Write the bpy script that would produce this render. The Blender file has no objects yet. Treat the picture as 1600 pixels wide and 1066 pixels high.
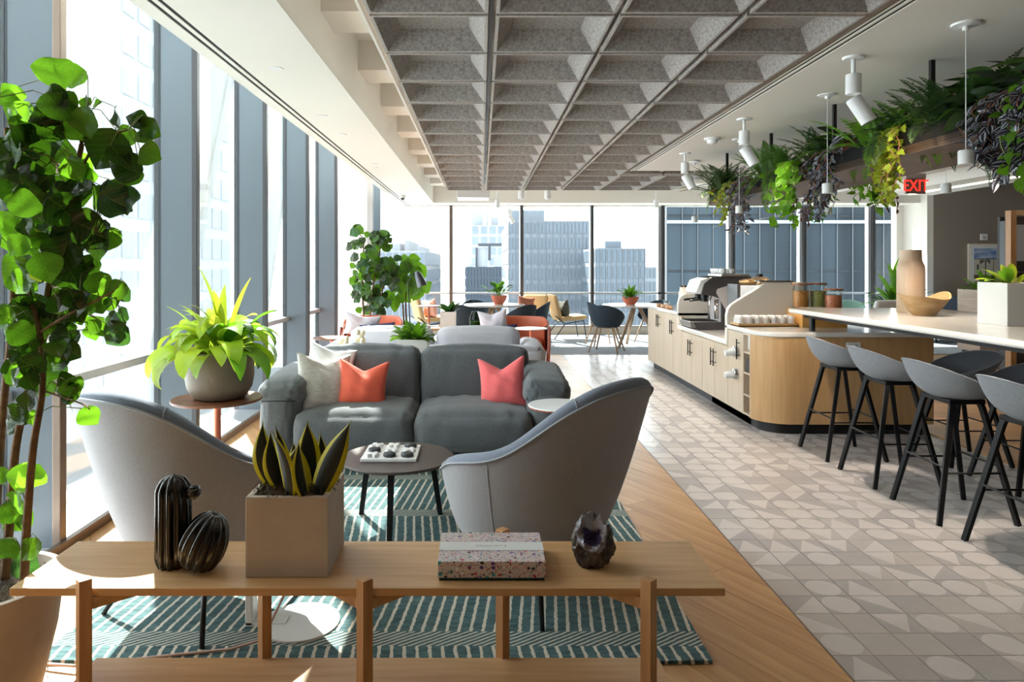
import bpy, math, random
from mathutils import Vector, Matrix, Euler
random.seed(7)
R = math.radians
PI = math.pi
C = bpy.context.scene.collection
sc = bpy.context.scene
# ------------------------------------------------------------------ camera, world, sun, exposure
F, CX, CY, CH = 1090.0, 752.0, 414.0, 1.4
cd = bpy.data.cameras.new('camera'); cam = bpy.data.objects.new('camera', cd); C.objects.link(cam)
cam.location = (0, 0, CH); cam.rotation_euler = (R(90), 0, 0)
cd.sensor_width = 36; cd.lens = 36*F/1600; cd.shift_x = (800-CX)/1600; cd.shift_y = -(533-CY)/1600
cd.clip_start = .05; cd.clip_end = 2000
sc.camera = cam
w = bpy.data.worlds.new('sky'); sc.world = w; w.use_nodes = True
bg = w.node_tree.nodes['Background']
bg.inputs[0].default_value = (.93, .97, 1.0, 1); bg.inputs[1].default_value = 5.0
SUN_TO = Vector((-.43, .92, 1.02)).normalized()
sd = bpy.data.lights.new('sun', 'SUN'); sun = bpy.data.objects.new('sun', sd); C.objects.link(sun)
sd.energy = 55; sd.angle = R(.6); sd.color = (1, .95, .87)
sun.rotation_euler = SUN_TO.to_track_quat('Z', 'Y').to_euler()
sun.location = (-20, 30, 40)
vs = sc.view_settings
vs.view_transform = 'Standard'; vs.look = 'None'; vs.gamma = 1; vs.use_curve_mapping = False
vs.exposure = 0.42

# ------------------------------------------------------------------ helpers
def lin(c):
    c = c/255.0
    return c/12.92 if c <= .04045 else ((c+.055)/1.055)**2.4
def P(px, py, d):            # point seen at a pixel, at distance d
    return Vector(((px-CX)/F*d, d, CH-(py-CY)/F*d))
def PZ(px, py, z):           # point seen at a pixel, on a surface of height z
    d = (CH-z)*F/(py-CY)
    return Vector(((px-CX)/F*d, d, z))
def XX(px, d): return (px-CX)/F*d

def mat(name, rgb, rough=.6, metal=0, spec=.5, var=0, scale=8, stretch=(1,1,1), bump=0, bscale=60, emis=0, coat=0, sheen=0, rgb2=None, detail=4, tex='noise'):
    m = bpy.data.materials.new(name); m.use_nodes = True
    nt = m.node_tree; b = nt.nodes['Principled BSDF']
    col = (lin(rgb[0]), lin(rgb[1]), lin(rgb[2]), 1)
    b.inputs['Base Color'].default_value = col
    b.inputs['Roughness'].default_value = rough
    b.inputs['Metallic'].default_value = metal
    b.inputs['Specular IOR Level'].default_value = spec
    if coat: b.inputs['Coat Weight'].default_value = coat
    if sheen: b.inputs['Sheen Weight'].default_value = sheen
    if emis:
        b.inputs['Emission Color'].default_value = col; b.inputs['Emission Strength'].default_value = emis
    if var or rgb2 or bump:
        tc = nt.nodes.new('ShaderNodeTexCoord'); mp = nt.nodes.new('ShaderNodeMapping')
        mp.inputs['Scale'].default_value = stretch
        nt.links.new(tc.outputs['Object'], mp.inputs[0])
    if var or rgb2:
        n = nt.nodes.new('ShaderNodeTexNoise'); n.inputs['Scale'].default_value = scale; n.inputs['Detail'].default_value = detail
        nt.links.new(mp.outputs[0], n.inputs['Vector'])
        r = nt.nodes.new('ShaderNodeValToRGB')
        if rgb2: c2 = (lin(rgb2[0]), lin(rgb2[1]), lin(rgb2[2]), 1); c1 = col
        else:
            c1 = tuple(min(1, v*(1+var)) for v in col[:3])+(1,); c2 = tuple(v*(1-var) for v in col[:3])+(1,)
        r.color_ramp.elements[0].position = .32; r.color_ramp.elements[1].position = .68
        r.color_ramp.elements[0].color = c2; r.color_ramp.elements[1].color = c1
        nt.links.new(n.outputs['Fac'], r.inputs[0]); nt.links.new(r.outputs[0], b.inputs['Base Color'])
    if bump:
        n2 = nt.nodes.new('ShaderNodeTexNoise'); n2.inputs['Scale'].default_value = bscale; n2.inputs['Detail'].default_value = 3
        nt.links.new(mp.outputs[0], n2.inputs['Vector'])
        bp = nt.nodes.new('ShaderNodeBump'); bp.inputs['Strength'].default_value = bump; bp.inputs['Distance'].default_value = .01
        nt.links.new(n2.outputs['Fac'], bp.inputs['Height']); nt.links.new(bp.outputs[0], b.inputs['Normal'])
    return m

def leafmat(name, rgb, trans, var=.25, rough=.4, tw=.45, scale=14):
    m = mat(name, rgb, rough=rough, var=var, scale=scale)
    nt = m.node_tree; b = nt.nodes['Principled BSDF']; out = nt.nodes['Material Output']
    t = nt.nodes.new('ShaderNodeBsdfTranslucent'); t.inputs[0].default_value = (lin(trans[0]), lin(trans[1]), lin(trans[2]), 1)
    mx = nt.nodes.new('ShaderNodeMixShader'); mx.inputs[0].default_value = tw
    nt.links.new(b.outputs[0], mx.inputs[1]); nt.links.new(t.outputs[0], mx.inputs[2]); nt.links.new(mx.outputs[0], out.inputs[0])
    return m

def veined(base, name):
    """copy of a leaf material with pale veins that follow each leaf's own axis"""
    m = base.copy(); m.name = name; nt = m.node_tree; b = nt.nodes['Principled BSDF']; L = nt.links
    src = b.inputs['Base Color'].links[0].from_socket
    tc = nt.nodes.new('ShaderNodeTexCoord'); sp = nt.nodes.new('ShaderNodeSeparateXYZ'); L.new(tc.outputs['Object'], sp.inputs[0])
    def mm(op, a, c=None):
        n = nt.nodes.new('ShaderNodeMath'); n.operation = op
        for i, v in enumerate((a, c)):
            if v is None: continue
            if isinstance(v, (int, float)): n.inputs[i].default_value = v
            else: L.new(v, n.inputs[i])
        return n.outputs[0]
    ax = mm('ABSOLUTE', sp.outputs[0]); mid = mm('LESS_THAN', ax, .011)
    q = mm('FRACT', mm('MULTIPLY', mm('SUBTRACT', sp.outputs[1], mm('MULTIPLY', ax, .8)), 6.5)); side = mm('LESS_THAN', q, .07)
    k = mm('MULTIPLY', mm('MAXIMUM', mid, side), .45)
    mx = nt.nodes.new('ShaderNodeMix'); mx.data_type = 'RGBA'; L.new(k, mx.inputs[0]); L.new(src, mx.inputs[6]); mx.inputs[7].default_value = (.30, .38, .10, 1)
    L.new(mx.outputs[2], b.inputs['Base Color'])
    bp = nt.nodes.new('ShaderNodeBump'); bp.inputs['Strength'].default_value = .6; bp.inputs['Distance'].default_value = .02; bp.invert = True
    L.new(q, bp.inputs['Height']); L.new(bp.outputs[0], b.inputs['Normal'])
    return m

def glassmat(name, tint, refl=.08, rough=0.0):
    m = bpy.data.materials.new(name); m.use_nodes = True; nt = m.node_tree
    nt.nodes.remove(nt.nodes['Principled BSDF']); out = nt.nodes['Material Output']
    t = nt.nodes.new('ShaderNodeBsdfTransparent'); t.inputs[0].default_value = (*tint, 1)
    g = nt.nodes.new('ShaderNodeBsdfGlossy'); g.inputs['Roughness'].default_value = rough
    lw = nt.nodes.new('ShaderNodeFresnel'); lw.inputs[0].default_value = 1.35
    mt = nt.nodes.new('ShaderNodeMath'); mt.operation = 'MULTIPLY'; mt.inputs[1].default_value = refl*10
    cl = nt.nodes.new('ShaderNodeClamp')
    mx = nt.nodes.new('ShaderNodeMixShader')
    nt.links.new(lw.outputs[0], mt.inputs[0]); nt.links.new(mt.outputs[0], cl.inputs[0]); nt.links.new(cl.outputs[0], mx.inputs[0])
    nt.links.new(t.outputs[0], mx.inputs[1]); nt.links.new(g.outputs[0], mx.inputs[2]); nt.links.new(mx.outputs[0], out.inputs[0])
    return m

class B:
    """collects geometry for ONE mesh object"""
    def __init__(s): s.v = []; s.f = []; s.m = []
    def add(s, vs, fs, mi=0, M=None):
        o = len(s.v)
        s.v += [tuple(M @ Vector(p)) for p in vs] if M is not None else [tuple(p) for p in vs]
        for f in fs: s.f.append([i+o for i in f]); s.m.append(mi)
        return s
    def box(s, x0, x1, y0, y1, z0, z1, mi=0, M=None):
        v = [(x0,y0,z0),(x1,y0,z0),(x1,y1,z0),(x0,y1,z0),(x0,y0,z1),(x1,y0,z1),(x1,y1,z1),(x0,y1,z1)]
        return s.add(v, [(0,3,2,1),(4,5,6,7),(0,1,5,4),(1,2,6,5),(2,3,7,6),(3,0,4,7)], mi, M)
    def lathe(s, prof, n=24, c=(0,0,0), mi=0, M=None, sx=1, sy=1, fn=None):
        vs = []; fs = []
        for (r, z) in prof:
            for k in range(n):
                a = 2*PI*k/n; rr = r*(fn(a, z) if fn else 1)
                vs.append((c[0]+rr*math.cos(a)*sx, c[1]+rr*math.sin(a)*sy, c[2]+z))
        for i in range(len(prof)-1):
            for k in range(n):
                k2 = (k+1) % n
                fs.append((i*n+k, i*n+k2, (i+1)*n+k2, (i+1)*n+k))
        if prof[0][0] > 1e-4: fs.append(tuple(range(n-1, -1, -1)))
        if prof[-1][0] > 1e-4: o = (len(prof)-1)*n; fs.append(tuple(o+k for k in range(n)))
        return s.add(vs, fs, mi, M)
    def cyl(s, x, y, z0, z1, r, n=16, mi=0, M=None, r2=None):
        return s.lathe([(r, z0), (r if r2 is None else r2, z1)], n, (x, y, 0), mi, M)
    def tube(s, pts, r, n=8, mi=0, M=None, r2=None, sq=False):
        pts = [Vector(p) for p in pts]; vs = []; fs = []; N = len(pts); up = Vector((0, 0, 1)); prev = None
        for i, p in enumerate(pts):
            t = (pts[min(i+1, N-1)]-pts[max(i-1, 0)]).normalized()
            if prev is None:
                a = t.cross(up) if abs(t.z) < .95 else t.cross(Vector((0, 1, 0)))
            else: a = prev-t*prev.dot(t)
            a.normalize(); prev = a; b = t.cross(a)
            rr = r if r2 is None else r+(r2-r)*i/(N-1)
            for k in range(n):
                an = 2*PI*(k+(.5 if sq else 0))/n
                vs.append(p+(a*math.cos(an)+b*math.sin(an))*rr)
        for i in range(N-1):
            for k in range(n):
                k2 = (k+1) % n; fs.append((i*n+k, i*n+k2, (i+1)*n+k2, (i+1)*n+k))
        fs.append(tuple(range(n-1, -1, -1))); fs.append(tuple((N-1)*n+k for k in range(n)))
        return s.add(vs, fs, mi, M)
    def prism(s, poly, a0, a1, axis='y', mi=0, M=None):
        n = len(poly)
        def q(p, a): return (p[0], a, p[1]) if axis == 'y' else ((a, p[0], p[1]) if axis == 'x' else (p[0], p[1], a))
        vs = [q(p, a0) for p in poly]+[q(p, a1) for p in poly]
        fs = [tuple(range(n)), tuple(range(2*n-1, n-1, -1))]+[(i, i+n, (i+1) % n+n, (i+1) % n) for i in range(n)]
        return s.add(vs, fs, mi, M)
    def grid(s, nu, nv, fn, mi=0, M=None, wrapu=False, flip=False):
        vs = [fn(i/(nu if wrapu else nu-1), j/(nv-1)) for i in range(nu) for j in range(nv)]
        fs = []
        for i in range(nu if wrapu else nu-1):
            for j in range(nv-1):
                a = i*nv+j; b = ((i+1) % nu)*nv+j
                f = (a, b, b+1, a+1); fs.append(f[::-1] if flip else f)
        return s.add(vs, fs, mi, M)
    def rbox(s, sx, sy, sz, r, n=8, puff=0, puffy=0, wr=0, mi=0, M=None, seed=0, c=(0,0,0)):
        """rounded upholstered box, half sizes sx, sy, sz"""
        rnd = random.Random(seed); ph = [rnd.uniform(0, 6.28) for _ in range(8)]
        def mp(x, y, z):
            q = Vector((x*sx, y*sy, z*sz))
            k = Vector((max(-sx+r, min(sx-r, q.x)), max(-sy+r, min(sy-r, q.y)), max(-sz+r, min(sz-r, q.z))))
            dlt = q-k
            if dlt.length > 1e-6:
                dlt = dlt.normalized()*r
            q = k+dlt
            w_ = (1-x**4)*(1-y**4)
            q.z += (puff if z > 0 else -puff*.3)*abs(z)*(1-x*x)*(1-y*y)
            q.y += puffy*(1 if y > 0 else -1)*abs(y)*(1-x*x)*(1-z*z)
            if wr:
                e = 1-(1-abs(x)**3)*(1-abs(z)**3) if abs(y) > .9 else 1-(1-abs(x)**3)*(1-abs(y)**3)
                ww = wr*(math.sin(x*17+ph[0]+2*z)*math.sin(z*5+ph[1])+.6*math.sin(x*31+ph[2]+y*4)*e+.5*math.sin(y*13+ph[3]+z*3))
                q += (q-k*.5).normalized()*ww
            return (q.x+c[0], q.y+c[1], q.z+c[2])
        rr = lambda i: -1+2*i/n
        tt = [math.copysign(abs(rr(i))**.7, rr(i)) for i in range(n+1)]
        for (ax, sg) in ((0,1),(0,-1),(1,1),(1,-1),(2,1),(2,-1)):
            vs = []; fs = []
            for i in range(n+1):
                for j in range(n+1):
                    a, b = tt[i], tt[j]
                    p = [0, 0, 0]; p[ax] = sg; p[(ax+1) % 3] = a; p[(ax+2) % 3] = b
                    vs.append(mp(*p))
            for i in range(n):
                for j in range(n):
                    f = (i*(n+1)+j, (i+1)*(n+1)+j, (i+1)*(n+1)+j+1, i*(n+1)+j+1)
                    fs.append(f if sg > 0 else f[::-1])
            s.add(vs, fs, mi, M)
        return s
    def mesh(s, name, mats, smooth=False, merge=False):
        me = bpy.data.meshes.new(name); me.from_pydata(s.v, [], s.f)
        for m in (mats if isinstance(mats, (list, tuple)) else [mats]): me.materials.append(m)
        me.polygons.foreach_set('material_index', s.m)
        if merge:
            import bmesh
            bm = bmesh.new(); bm.from_mesh(me); bmesh.ops.remove_doubles(bm, verts=bm.verts, dist=1e-5); bm.to_mesh(me); bm.free()
        if smooth:
            me.polygons.foreach_set('use_smooth', [True]*len(me.polygons))
        me.update(); return me
    def obj(s, name, mats, parent=None, smooth=False, bevel=0, sub=0, loc=None, rot=None, merge=False, auto=0):
        me = s.mesh(name, mats, smooth or bool(auto), merge)
        if auto:
            try: me.set_sharp_from_angle(angle=R(auto))
            except Exception: pass
        return link(name, me, parent, loc, rot, bevel, sub)

def link(name, me, parent=None, loc=None, rot=None, bevel=0, sub=0):
    o = bpy.data.objects.new(name, me); C.objects.link(o)
    if parent is not None: o.parent = parent
    if loc is not None: o.location = loc
    if rot is not None: o.rotation_euler = rot
    if bevel:
        m = o.modifiers.new('bevel', 'BEVEL'); m.width = bevel; m.segments = 2; m.limit_method = 'ANGLE'; m.angle_limit = R(40)
    if sub:
        m = o.modifiers.new('sub', 'SUBSURF'); m.levels = sub; m.render_levels = sub
    return o
def thing(name, label, cat, loc=(0,0,0), rotz=0, group=None, scale=None):
    o = bpy.data.objects.new(name, None); C.objects.link(o); o.empty_display_size = .1
    o.location = loc; o.rotation_euler = (0, 0, rotz); o['label'] = label; o['category'] = cat
    if group: o['group'] = group
    if scale: o.scale = (scale,)*3 if isinstance(scale, (int, float)) else scale
    return o
def tag(o, label, cat, group=None):
    o['label'] = label; o['category'] = cat
    if group: o['group'] = group
    return o
def struct(o): o['kind'] = 'structure'; return o
def stuff(o): o['kind'] = 'stuff'; return o
def group_root(name):
    o = bpy.data.objects.new(name, None); C.objects.link(o); return struct(o)
def dup(root, loc=None, rotz=None, label=None, group=None, scale=None):
    r = root.copy(); C.objects.link(r)
    if loc is not None: r.location = loc
    if rotz is not None: r.rotation_euler = (0, 0, rotz)
    if label: r['label'] = label
    if group: r['group'] = group
    if scale: r.scale = (scale,)*3 if isinstance(scale, (int, float)) else scale
    for ch in list(root.children):
        c = ch.copy(); C.objects.link(c); c.parent = r
        for g in ch.children:
            d = g.copy(); C.objects.link(d); d.parent = c
    return r
def TM(x=0, y=0, z=0, rx=0, ry=0, rz=0, s=1):
    return Matrix.Translation((x, y, z)) @ Euler((rx, ry, rz)).to_matrix().to_4x4() @ Matrix.Scale(s, 4)

# ------------------------------------------------------------------ materials
white_paint = mat('white paint', (234,228,219), .65)
white_paint2 = mat('soffit paint', (236,233,224), .6)
black_gap = mat('black slot', (22,21,20), .6)
bronze = mat('bronze aluminium', (122,106,94), .35, metal=.6)
fin_metal = mat('blue grey aluminium', (94,104,112), .42, metal=.1, var=.04, scale=1.5)
fin_dark = mat('dark mullion metal', (72,72,74), .4, metal=.5)
silver = mat('silver aluminium', (205,208,212), .3, metal=.6)
steel = mat('brushed steel', (190,188,184), .28, metal=.9)
chrome = mat('chrome', (225,225,225), .08, metal=1)
glass = glassmat('window glass', (.93,.97,.97), .07)
jar_glass = glassmat('jar glass', (.97,.99,.98), .03)
green_glass = glassmat('green glass', (.45,.68,.5), .15)
oak = mat('oak', (216,174,126), .42, rgb2=(198,154,106), scale=3, stretch=(1,14,14), bump=.05, bscale=30)
oak_v = mat('oak upright', (202,154,104), .45, rgb2=(182,134,88), scale=4, stretch=(14,14,1))
plank_m = mat('oak plank', (205,162,112), .36, rgb2=(180,134,86), scale=2.2, stretch=(1,12,1), spec=.5)
plank_m2 = mat('oak plank light', (214,172,122), .36, rgb2=(192,146,96), scale=2.4, stretch=(1,12,1))
plank_m3 = mat('oak plank dark', (194,150,100), .36, rgb2=(168,122,76), scale=2.0, stretch=(1,12,1))
grout = mat('grout', (206,202,198), .8)
tile_dark = mat('taupe tile', (184,178,177), .24, var=.05, scale=5)
tile_dark2 = mat('warm taupe tile', (194,187,183), .24, var=.05, scale=5)
tile_light = mat('pale tile glaze', (211,205,203), .24, var=.03, scale=6)
carpet_m = mat('grey carpet', (150,156,164), .95, var=.12, scale=30, bump=.3, bscale=200)
maple = mat('pale maple veneer', (216,196,172), .4, rgb2=(207,186,160), scale=2.5, stretch=(9,9,.8))
maple_warm = mat('warm maple veneer', (206,166,118), .4, rgb2=(192,150,102), scale=2.2, stretch=(9,9,.8))
quartz = mat('white quartz', (236,232,226), .14, var=.03, scale=4, coat=.3)
panel_white = mat('white solid surface', (236,228,216), .4)
black_metal = mat('black powder coat', (24,24,26), .4, metal=.2)
black_wood = mat('black stained ash', (17,17,19), .5, spec=.3, var=.2, scale=10, stretch=(1,1,.2))
dark_kick = mat('black toe kick', (22,22,24), .5)
felt = mat('grey felt', (168,162,158), .95, rgb2=(128,122,118), scale=60, bump=.25, bscale=240, detail=6)
felt_edge = mat('pale felt edge', (176,170,164), .9, var=.15, scale=50)
walnut = mat('walnut', (150,92,62), .4, rgb2=(96,58,40), scale=4, stretch=(1,6,1))
walnut_dark = mat('walnut soffit board', (92,72,60), .5, rgb2=(70,54,46), scale=3, stretch=(12,1,12))
copper = mat('copper', (206,120,92), .35, metal=.55)
concrete = mat('beige concrete', (204,192,180), .8, rgb2=(190,176,162), scale=6, bump=.35, bscale=18)
concrete_grey = mat('grey brown concrete', (114,100,82), .5, rgb2=(98,85,68), scale=5, bump=.1)
white_pot = mat('white ceramic', (238,236,232), .45)
terracotta = mat('terracotta', (204,112,84), .7, var=.06)
soil = mat('soil', (58,44,34), .95, rgb2=(30,22,16), scale=40, bump=.8, bscale=90)
moss = mat('dry moss', (104,88,68), .95, rgb2=(52,42,32), scale=50)
sofa_dark = mat('charcoal weave', (92,96,99), .92, var=.14, scale=90, stretch=(1,1,1), bump=.25, bscale=260, sheen=.2)
sofa_light = mat('pale grey weave', (192,191,198), .92, var=.05, scale=80, bump=.2, bscale=260, sheen=.2)
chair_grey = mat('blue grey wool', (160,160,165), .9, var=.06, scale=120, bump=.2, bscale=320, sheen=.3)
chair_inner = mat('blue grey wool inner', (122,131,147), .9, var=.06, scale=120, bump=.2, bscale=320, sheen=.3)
piping_m = mat('piping cord', (166,170,178), .8)
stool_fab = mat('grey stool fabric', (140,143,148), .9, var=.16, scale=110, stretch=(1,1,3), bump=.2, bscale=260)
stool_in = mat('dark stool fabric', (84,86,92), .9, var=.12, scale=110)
coral = mat('coral orange fabric', (228,98,72), .85, var=.04, scale=60, bump=.1, bscale=260, sheen=.2)
pink = mat('coral pink fabric', (232,104,104), .85, var=.04, scale=60, bump=.1, bscale=260, sheen=.2)
cream_fab = mat('cream ribbed fabric', (206,202,198), .9, rgb2=(178,172,168), scale=30, stretch=(1,1,5), bump=.2)
white_fab = mat('white fabric', (232,232,234), .9)
lilac_fab = mat('pale lilac fabric', (200,198,210), .9)
navy_fab = mat('navy fabric', (42,46,78), .9, var=.1, scale=40)
ceramic_black = mat('black glazed ceramic', (11,11,10), .16, coat=.25)
ceramic_edge = mat('worn ceramic edge', (120,112,96), .2)
leather = mat('tan leather', (190,98,66), .5, var=.06, scale=8)
leather_frame = mat('red brown metal', (140,66,50), .4, metal=.3)
teal_shell = mat('dark teal felt', (46,60,72), .85, var=.08, scale=40)
tan_fab = mat('mustard fabric', (196,164,116), .85, var=.05)
olive_fab = mat('dark olive fabric', (84,84,74), .9, var=.2, scale=20)
ash = mat('ash wood', (188,158,128), .45, rgb2=(170,138,108), scale=4, stretch=(8,8,1))
beech = mat('pale wood bowl', (222,184,134), .4, rgb2=(196,150,98), scale=5, stretch=(2,2,5))
vase_wood = mat('pale turned wood', (226,196,166), .45, rgb2=(210,178,146), scale=4, stretch=(4,4,.8))
plastic_white = mat('white plastic', (236,236,236), .35)
plastic_dark = mat('dark grey plastic', (62,60,62), .35)
plastic_grey = mat('warm grey plastic', (190,184,184), .35)
paper_white = mat('paper white', (232,232,232), .8)
stone_black = mat('black soapstone', (58,60,64), .55, var=.3, scale=60)
stone_white = mat('white marble', (236,234,232), .4)
lamp_glow = mat('lamp diffuser', (255,236,205), .5, emis=9)
red_glow = mat('exit red', (255,36,24), .5, emis=2.2)
line_glow = mat('linear light diffuser', (255,244,225), .5, emis=6)
brown_wall = mat('taupe paint', (146,134,124), .8)
blue_fab = mat('slate blue fabric', (104,120,142), .9)
teal_plastic = mat('mint plastic', (130,172,160), .5)
grey_planter = mat('dark pot', (50,46,44), .6)
# leaves
L_dark = leafmat('dark leaf', (30,50,24), (60,100,14), .35, .4, .3)
L_mid = leafmat('mid green leaf', (52,92,32), (110,165,30), .3, .4, .42)
L_bright = leafmat('bright leaf', (84,134,34), (130,190,40), .22, .45, .5)
L_yel = leafmat('yellow green leaf', (128,150,38), (190,205,56), .25, .5, .4)
L_bronze = leafmat('dark striped leaf', (36,36,42), (50,30,50), .4, .3, .15, scale=60)
L_silver = leafmat('silver leaf stripe', (150,154,164), (90,90,90), .2, .3, .1, scale=60)
L_purple = leafmat('purple brown leaf', (78,44,40), (120,60,40), .4, .4, .25)
L_fern = leafmat('fern green', (58,96,36), (120,170,40), .3, .5, .35)
L_fernd = leafmat('deep fern green', (38,66,34), (80,120,30), .3, .5, .3)
L_peace = leafmat('lily leaf', (140,180,48), (215,235,70), .25, .35, .5, scale=8)
L_teal = leafmat('blue green leaf', (44,84,62), (80,130,46), .3, .4, .3)
snake_dark = mat('snake leaf centre', (24,30,20), .45, rgb2=(29,35,23), scale=10, stretch=(1,1,1))
snake_yel = leafmat('snake leaf edge', (214,198,36), (220,210,60), .1, .4, .35)
bark = mat('bark', (122,92,60), .85, rgb2=(90,66,42), scale=30, bump=.5, bscale=60)
stem_g = mat('green stem', (104,112,52), .6)
stem_r = mat('reddish stem', (128,78,56), .6)
# ================================================================== SETTING
D = 14.1          # far window wall
XB, XA = -2.055, -2.32   # inner / outer edge of the left fins
ZC = 2.6
X0T, X1T, YC = 1.256, 3.73, 10.9   # tile field left/right, carpet start
def clip(poly, x0, x1, y0, y1):
    def cut(pl, ax, v, keep):
        out = []
        for i in range(len(pl)):
            a, b = pl[i], pl[(i+1) % len(pl)]
            ia = keep(a[ax], v); ib = keep(b[ax], v)
            if ia: out.append(a)
            if ia != ib:
                t = (v-a[ax])/(b[ax]-a[ax]); out.append((a[0]+t*(b[0]-a[0]), a[1]+t*(b[1]-a[1])))
        return out
    ge = lambda p, v: p >= v-1e-9
    le = lambda p, v: p <= v+1e-9
    for ax, v, k in ((0, x0, ge), (0, x1, le), (1, y0, ge), (1, y1, le)):
        if len(poly) < 3: return []
        poly = cut(poly, ax, v, k)
    return poly
b = B().box(-2.6, 12.2, -5, D+.2, -.12, -.012)
floor = struct(b.obj('floor', grout))
# ---- planks
def planks(x0, x1, y0, y1, ang, pw, pl, mats):
    dx, dy = math.cos(ang), math.sin(ang); nx, ny = -dy, dx
    cx, cy = (x0+x1)/2, (y0+y1)/2; Rr = math.hypot(x1-x0, y1-y0)/2+pl
    n = int(Rr/pw)+1; g = .0012
    for i in range(-n, n+1):
        off = random.uniform(0, pl)
        for j in range(-int(Rr/pl)-2, int(Rr/pl)+2):
            a0 = j*pl+off+g; a1 = (j+1)*pl+off-g; b0 = i*pw+g; b1 = (i+1)*pw-g
            poly = [(cx+a*dx+c_*nx, cy+a*dy+c_*ny) for a, c_ in ((a0, b0), (a1, b0), (a1, b1), (a0, b1))]
            poly = clip(poly, x0, x1, y0, y1)
            if len(poly) < 3: continue
            A = abs(sum(poly[k][0]*poly[(k+1) % len(poly)][1]-poly[(k+1) % len(poly)][0]*poly[k][1] for k in range(len(poly))))/2
            if A < .004: continue
            # mesh in the plank's own frame (grain runs along local x)
            ox, oy = sum(p[0] for p in poly)/len(poly), sum(p[1] for p in poly)/len(poly)
            loc = [((p[0]-ox)*dx+(p[1]-oy)*dy, (p[0]-ox)*nx+(p[1]-oy)*ny) for p in poly]
            bb = B().prism(loc, -.012, 0, 'z')
            o = bb.obj('plank', random.choice(mats), floor, loc=(ox, oy, random.uniform(-.0006, .0)), rot=(0, 0, ang))
PM = [plank_m, plank_m, plank_m2, plank_m3]
for m_ in (plank_m, plank_m2, plank_m3):
    # grain: object coords stretched across local y
    for nd in m_.node_tree.nodes:
        if nd.type == 'MAPPING': nd.inputs['Scale'].default_value = (.8, 11, 1)
planks(-2.05, X0T, -1.0, YC, R(-58), .19, 1.9, PM)
planks(X1T, 9.0, 1.5, YC, R(-12), .24, 2.4, PM)
# ---- patterned tiles
S = .1500
def tile_meshes(dm, lm, nm):
    out = []
    h = S/2-.0018; z = 0
    def base(b):
        b.add([(-h,-h,0),(h,-h,0),(h,h,0),(-h,h,0),(-h,-h,-.012),(h,-h,-.012),(h,h,-.012),(-h,h,-.012)],
              [(0,4,5,1),(1,5,6,2),(2,6,7,3),(3,7,4,0)], 0)
    # circle
    b = B(); base(b); n = 24; r = h*.97
    ring = [(r*math.cos(2*PI*k/n), r*math.sin(2*PI*k/n), 0) for k in range(n)]
    b.add(ring, [tuple(range(n))], 1)
    sq = []
    for k in range(n):
        a = 2*PI*k/n; c_, s_ = math.cos(a), math.sin(a); mx = max(abs(c_), abs(s_)); sq.append((h*c_/mx, h*s_/mx, 0))
    b.add(ring+sq, [(k, k+n, (k+1) % n+n, (k+1) % n) for k in range(n)], 0)
    out.append(b.mesh('circle_tile', [dm, lm]))
    # isosceles triangle, light
    b = B(); base(b)
    b.add([(-h,-h,0),(h,-h,0),(0,h,0),(-h,h,0),(h,h,0)], [(0,1,2)], 1); b.add([(-h,-h,0),(0,h,0),(-h,h,0),(h,-h,0),(h,h,0)], [(0,1,2),(3,4,1)], 0)
    out.append(b.mesh('triangle_tile', [dm, lm]))
    # half diagonal
    b = B(); base(b)
    b.add([(-h,-h,0),(h,-h,0),(h,h,0),(-h,h,0)], [(0,1,3)], 1); b.add([(h,-h,0),(h,h,0),(-h,h,0)], [(0,1,2)], 0)
    out.append(b.mesh('diagonal_tile', [dm, lm]))
    # plain
    b = B(); base(b); b.add([(-h,-h,0),(h,-h,0),(h,h,0),(-h,h,0)], [(0,1,2,3)], 0)
    out.append(b.mesh('plain_tile', [dm, lm]))
    return out
TMs = tile_meshes(tile_dark, tile_light, 'a')+tile_meshes(tile_dark2, tile_light, 'b')
rt = random.Random(3)
far = B(); cnt = 0
j = 0; y = 2.2
while y+S < YC+.01:
    for i in range(16):
        q = rt.random(); k = 0 if q < .30 else (1 if q < .60 else (2 if q < .84 else 3))
        if (i+j) % 2 == 0 and rt.random() < .22: k = 0
        k += 4*(rt.random() < .45)
        x = X0T+S/2+i*S; yy = y+S/2
        if k % 4 == 1: rz = rt.choice([0, PI])
        elif k % 4 == 2: rz = rt.choice([0, PI/2, PI, PI*1.5])
        else: rz = 0
        vis = (x/yy*F+CX < 1640)
        if cnt < 300 and vis:
            link('tile', TMs[k], floor, (x, yy, 0), (0, 0, rz)); cnt += 1
        else:
            me = TMs[k]; cs, sn = math.cos(rz), math.sin(rz)
            vs_ = [(v.co.x*cs-v.co.y*sn+x, v.co.x*sn+v.co.y*cs+yy, v.co.z) for v in me.vertices]
            o0 = len(far.v); far.v += vs_
            for p in me.polygons:
                far.f.append([ii+o0 for ii in p.vertices]); far.m.append(p.material_index+(2 if k >= 4 else 0))
    y += S; j += 1
stuff(far.obj('distant_tile', [tile_dark, tile_light, tile_dark2, tile_light], floor))
B().box(XB, 12, YC, D, -.012, .004).obj('carpet', carpet_m, floor)
B().box(XB, 12, YC-.02, YC, -.012, .006).obj('threshold_strip', bronze, floor)
B().box(X0T-.006, X0T, -.5, YC, -.012, .001).obj('edge_strip', bronze, floor)

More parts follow.
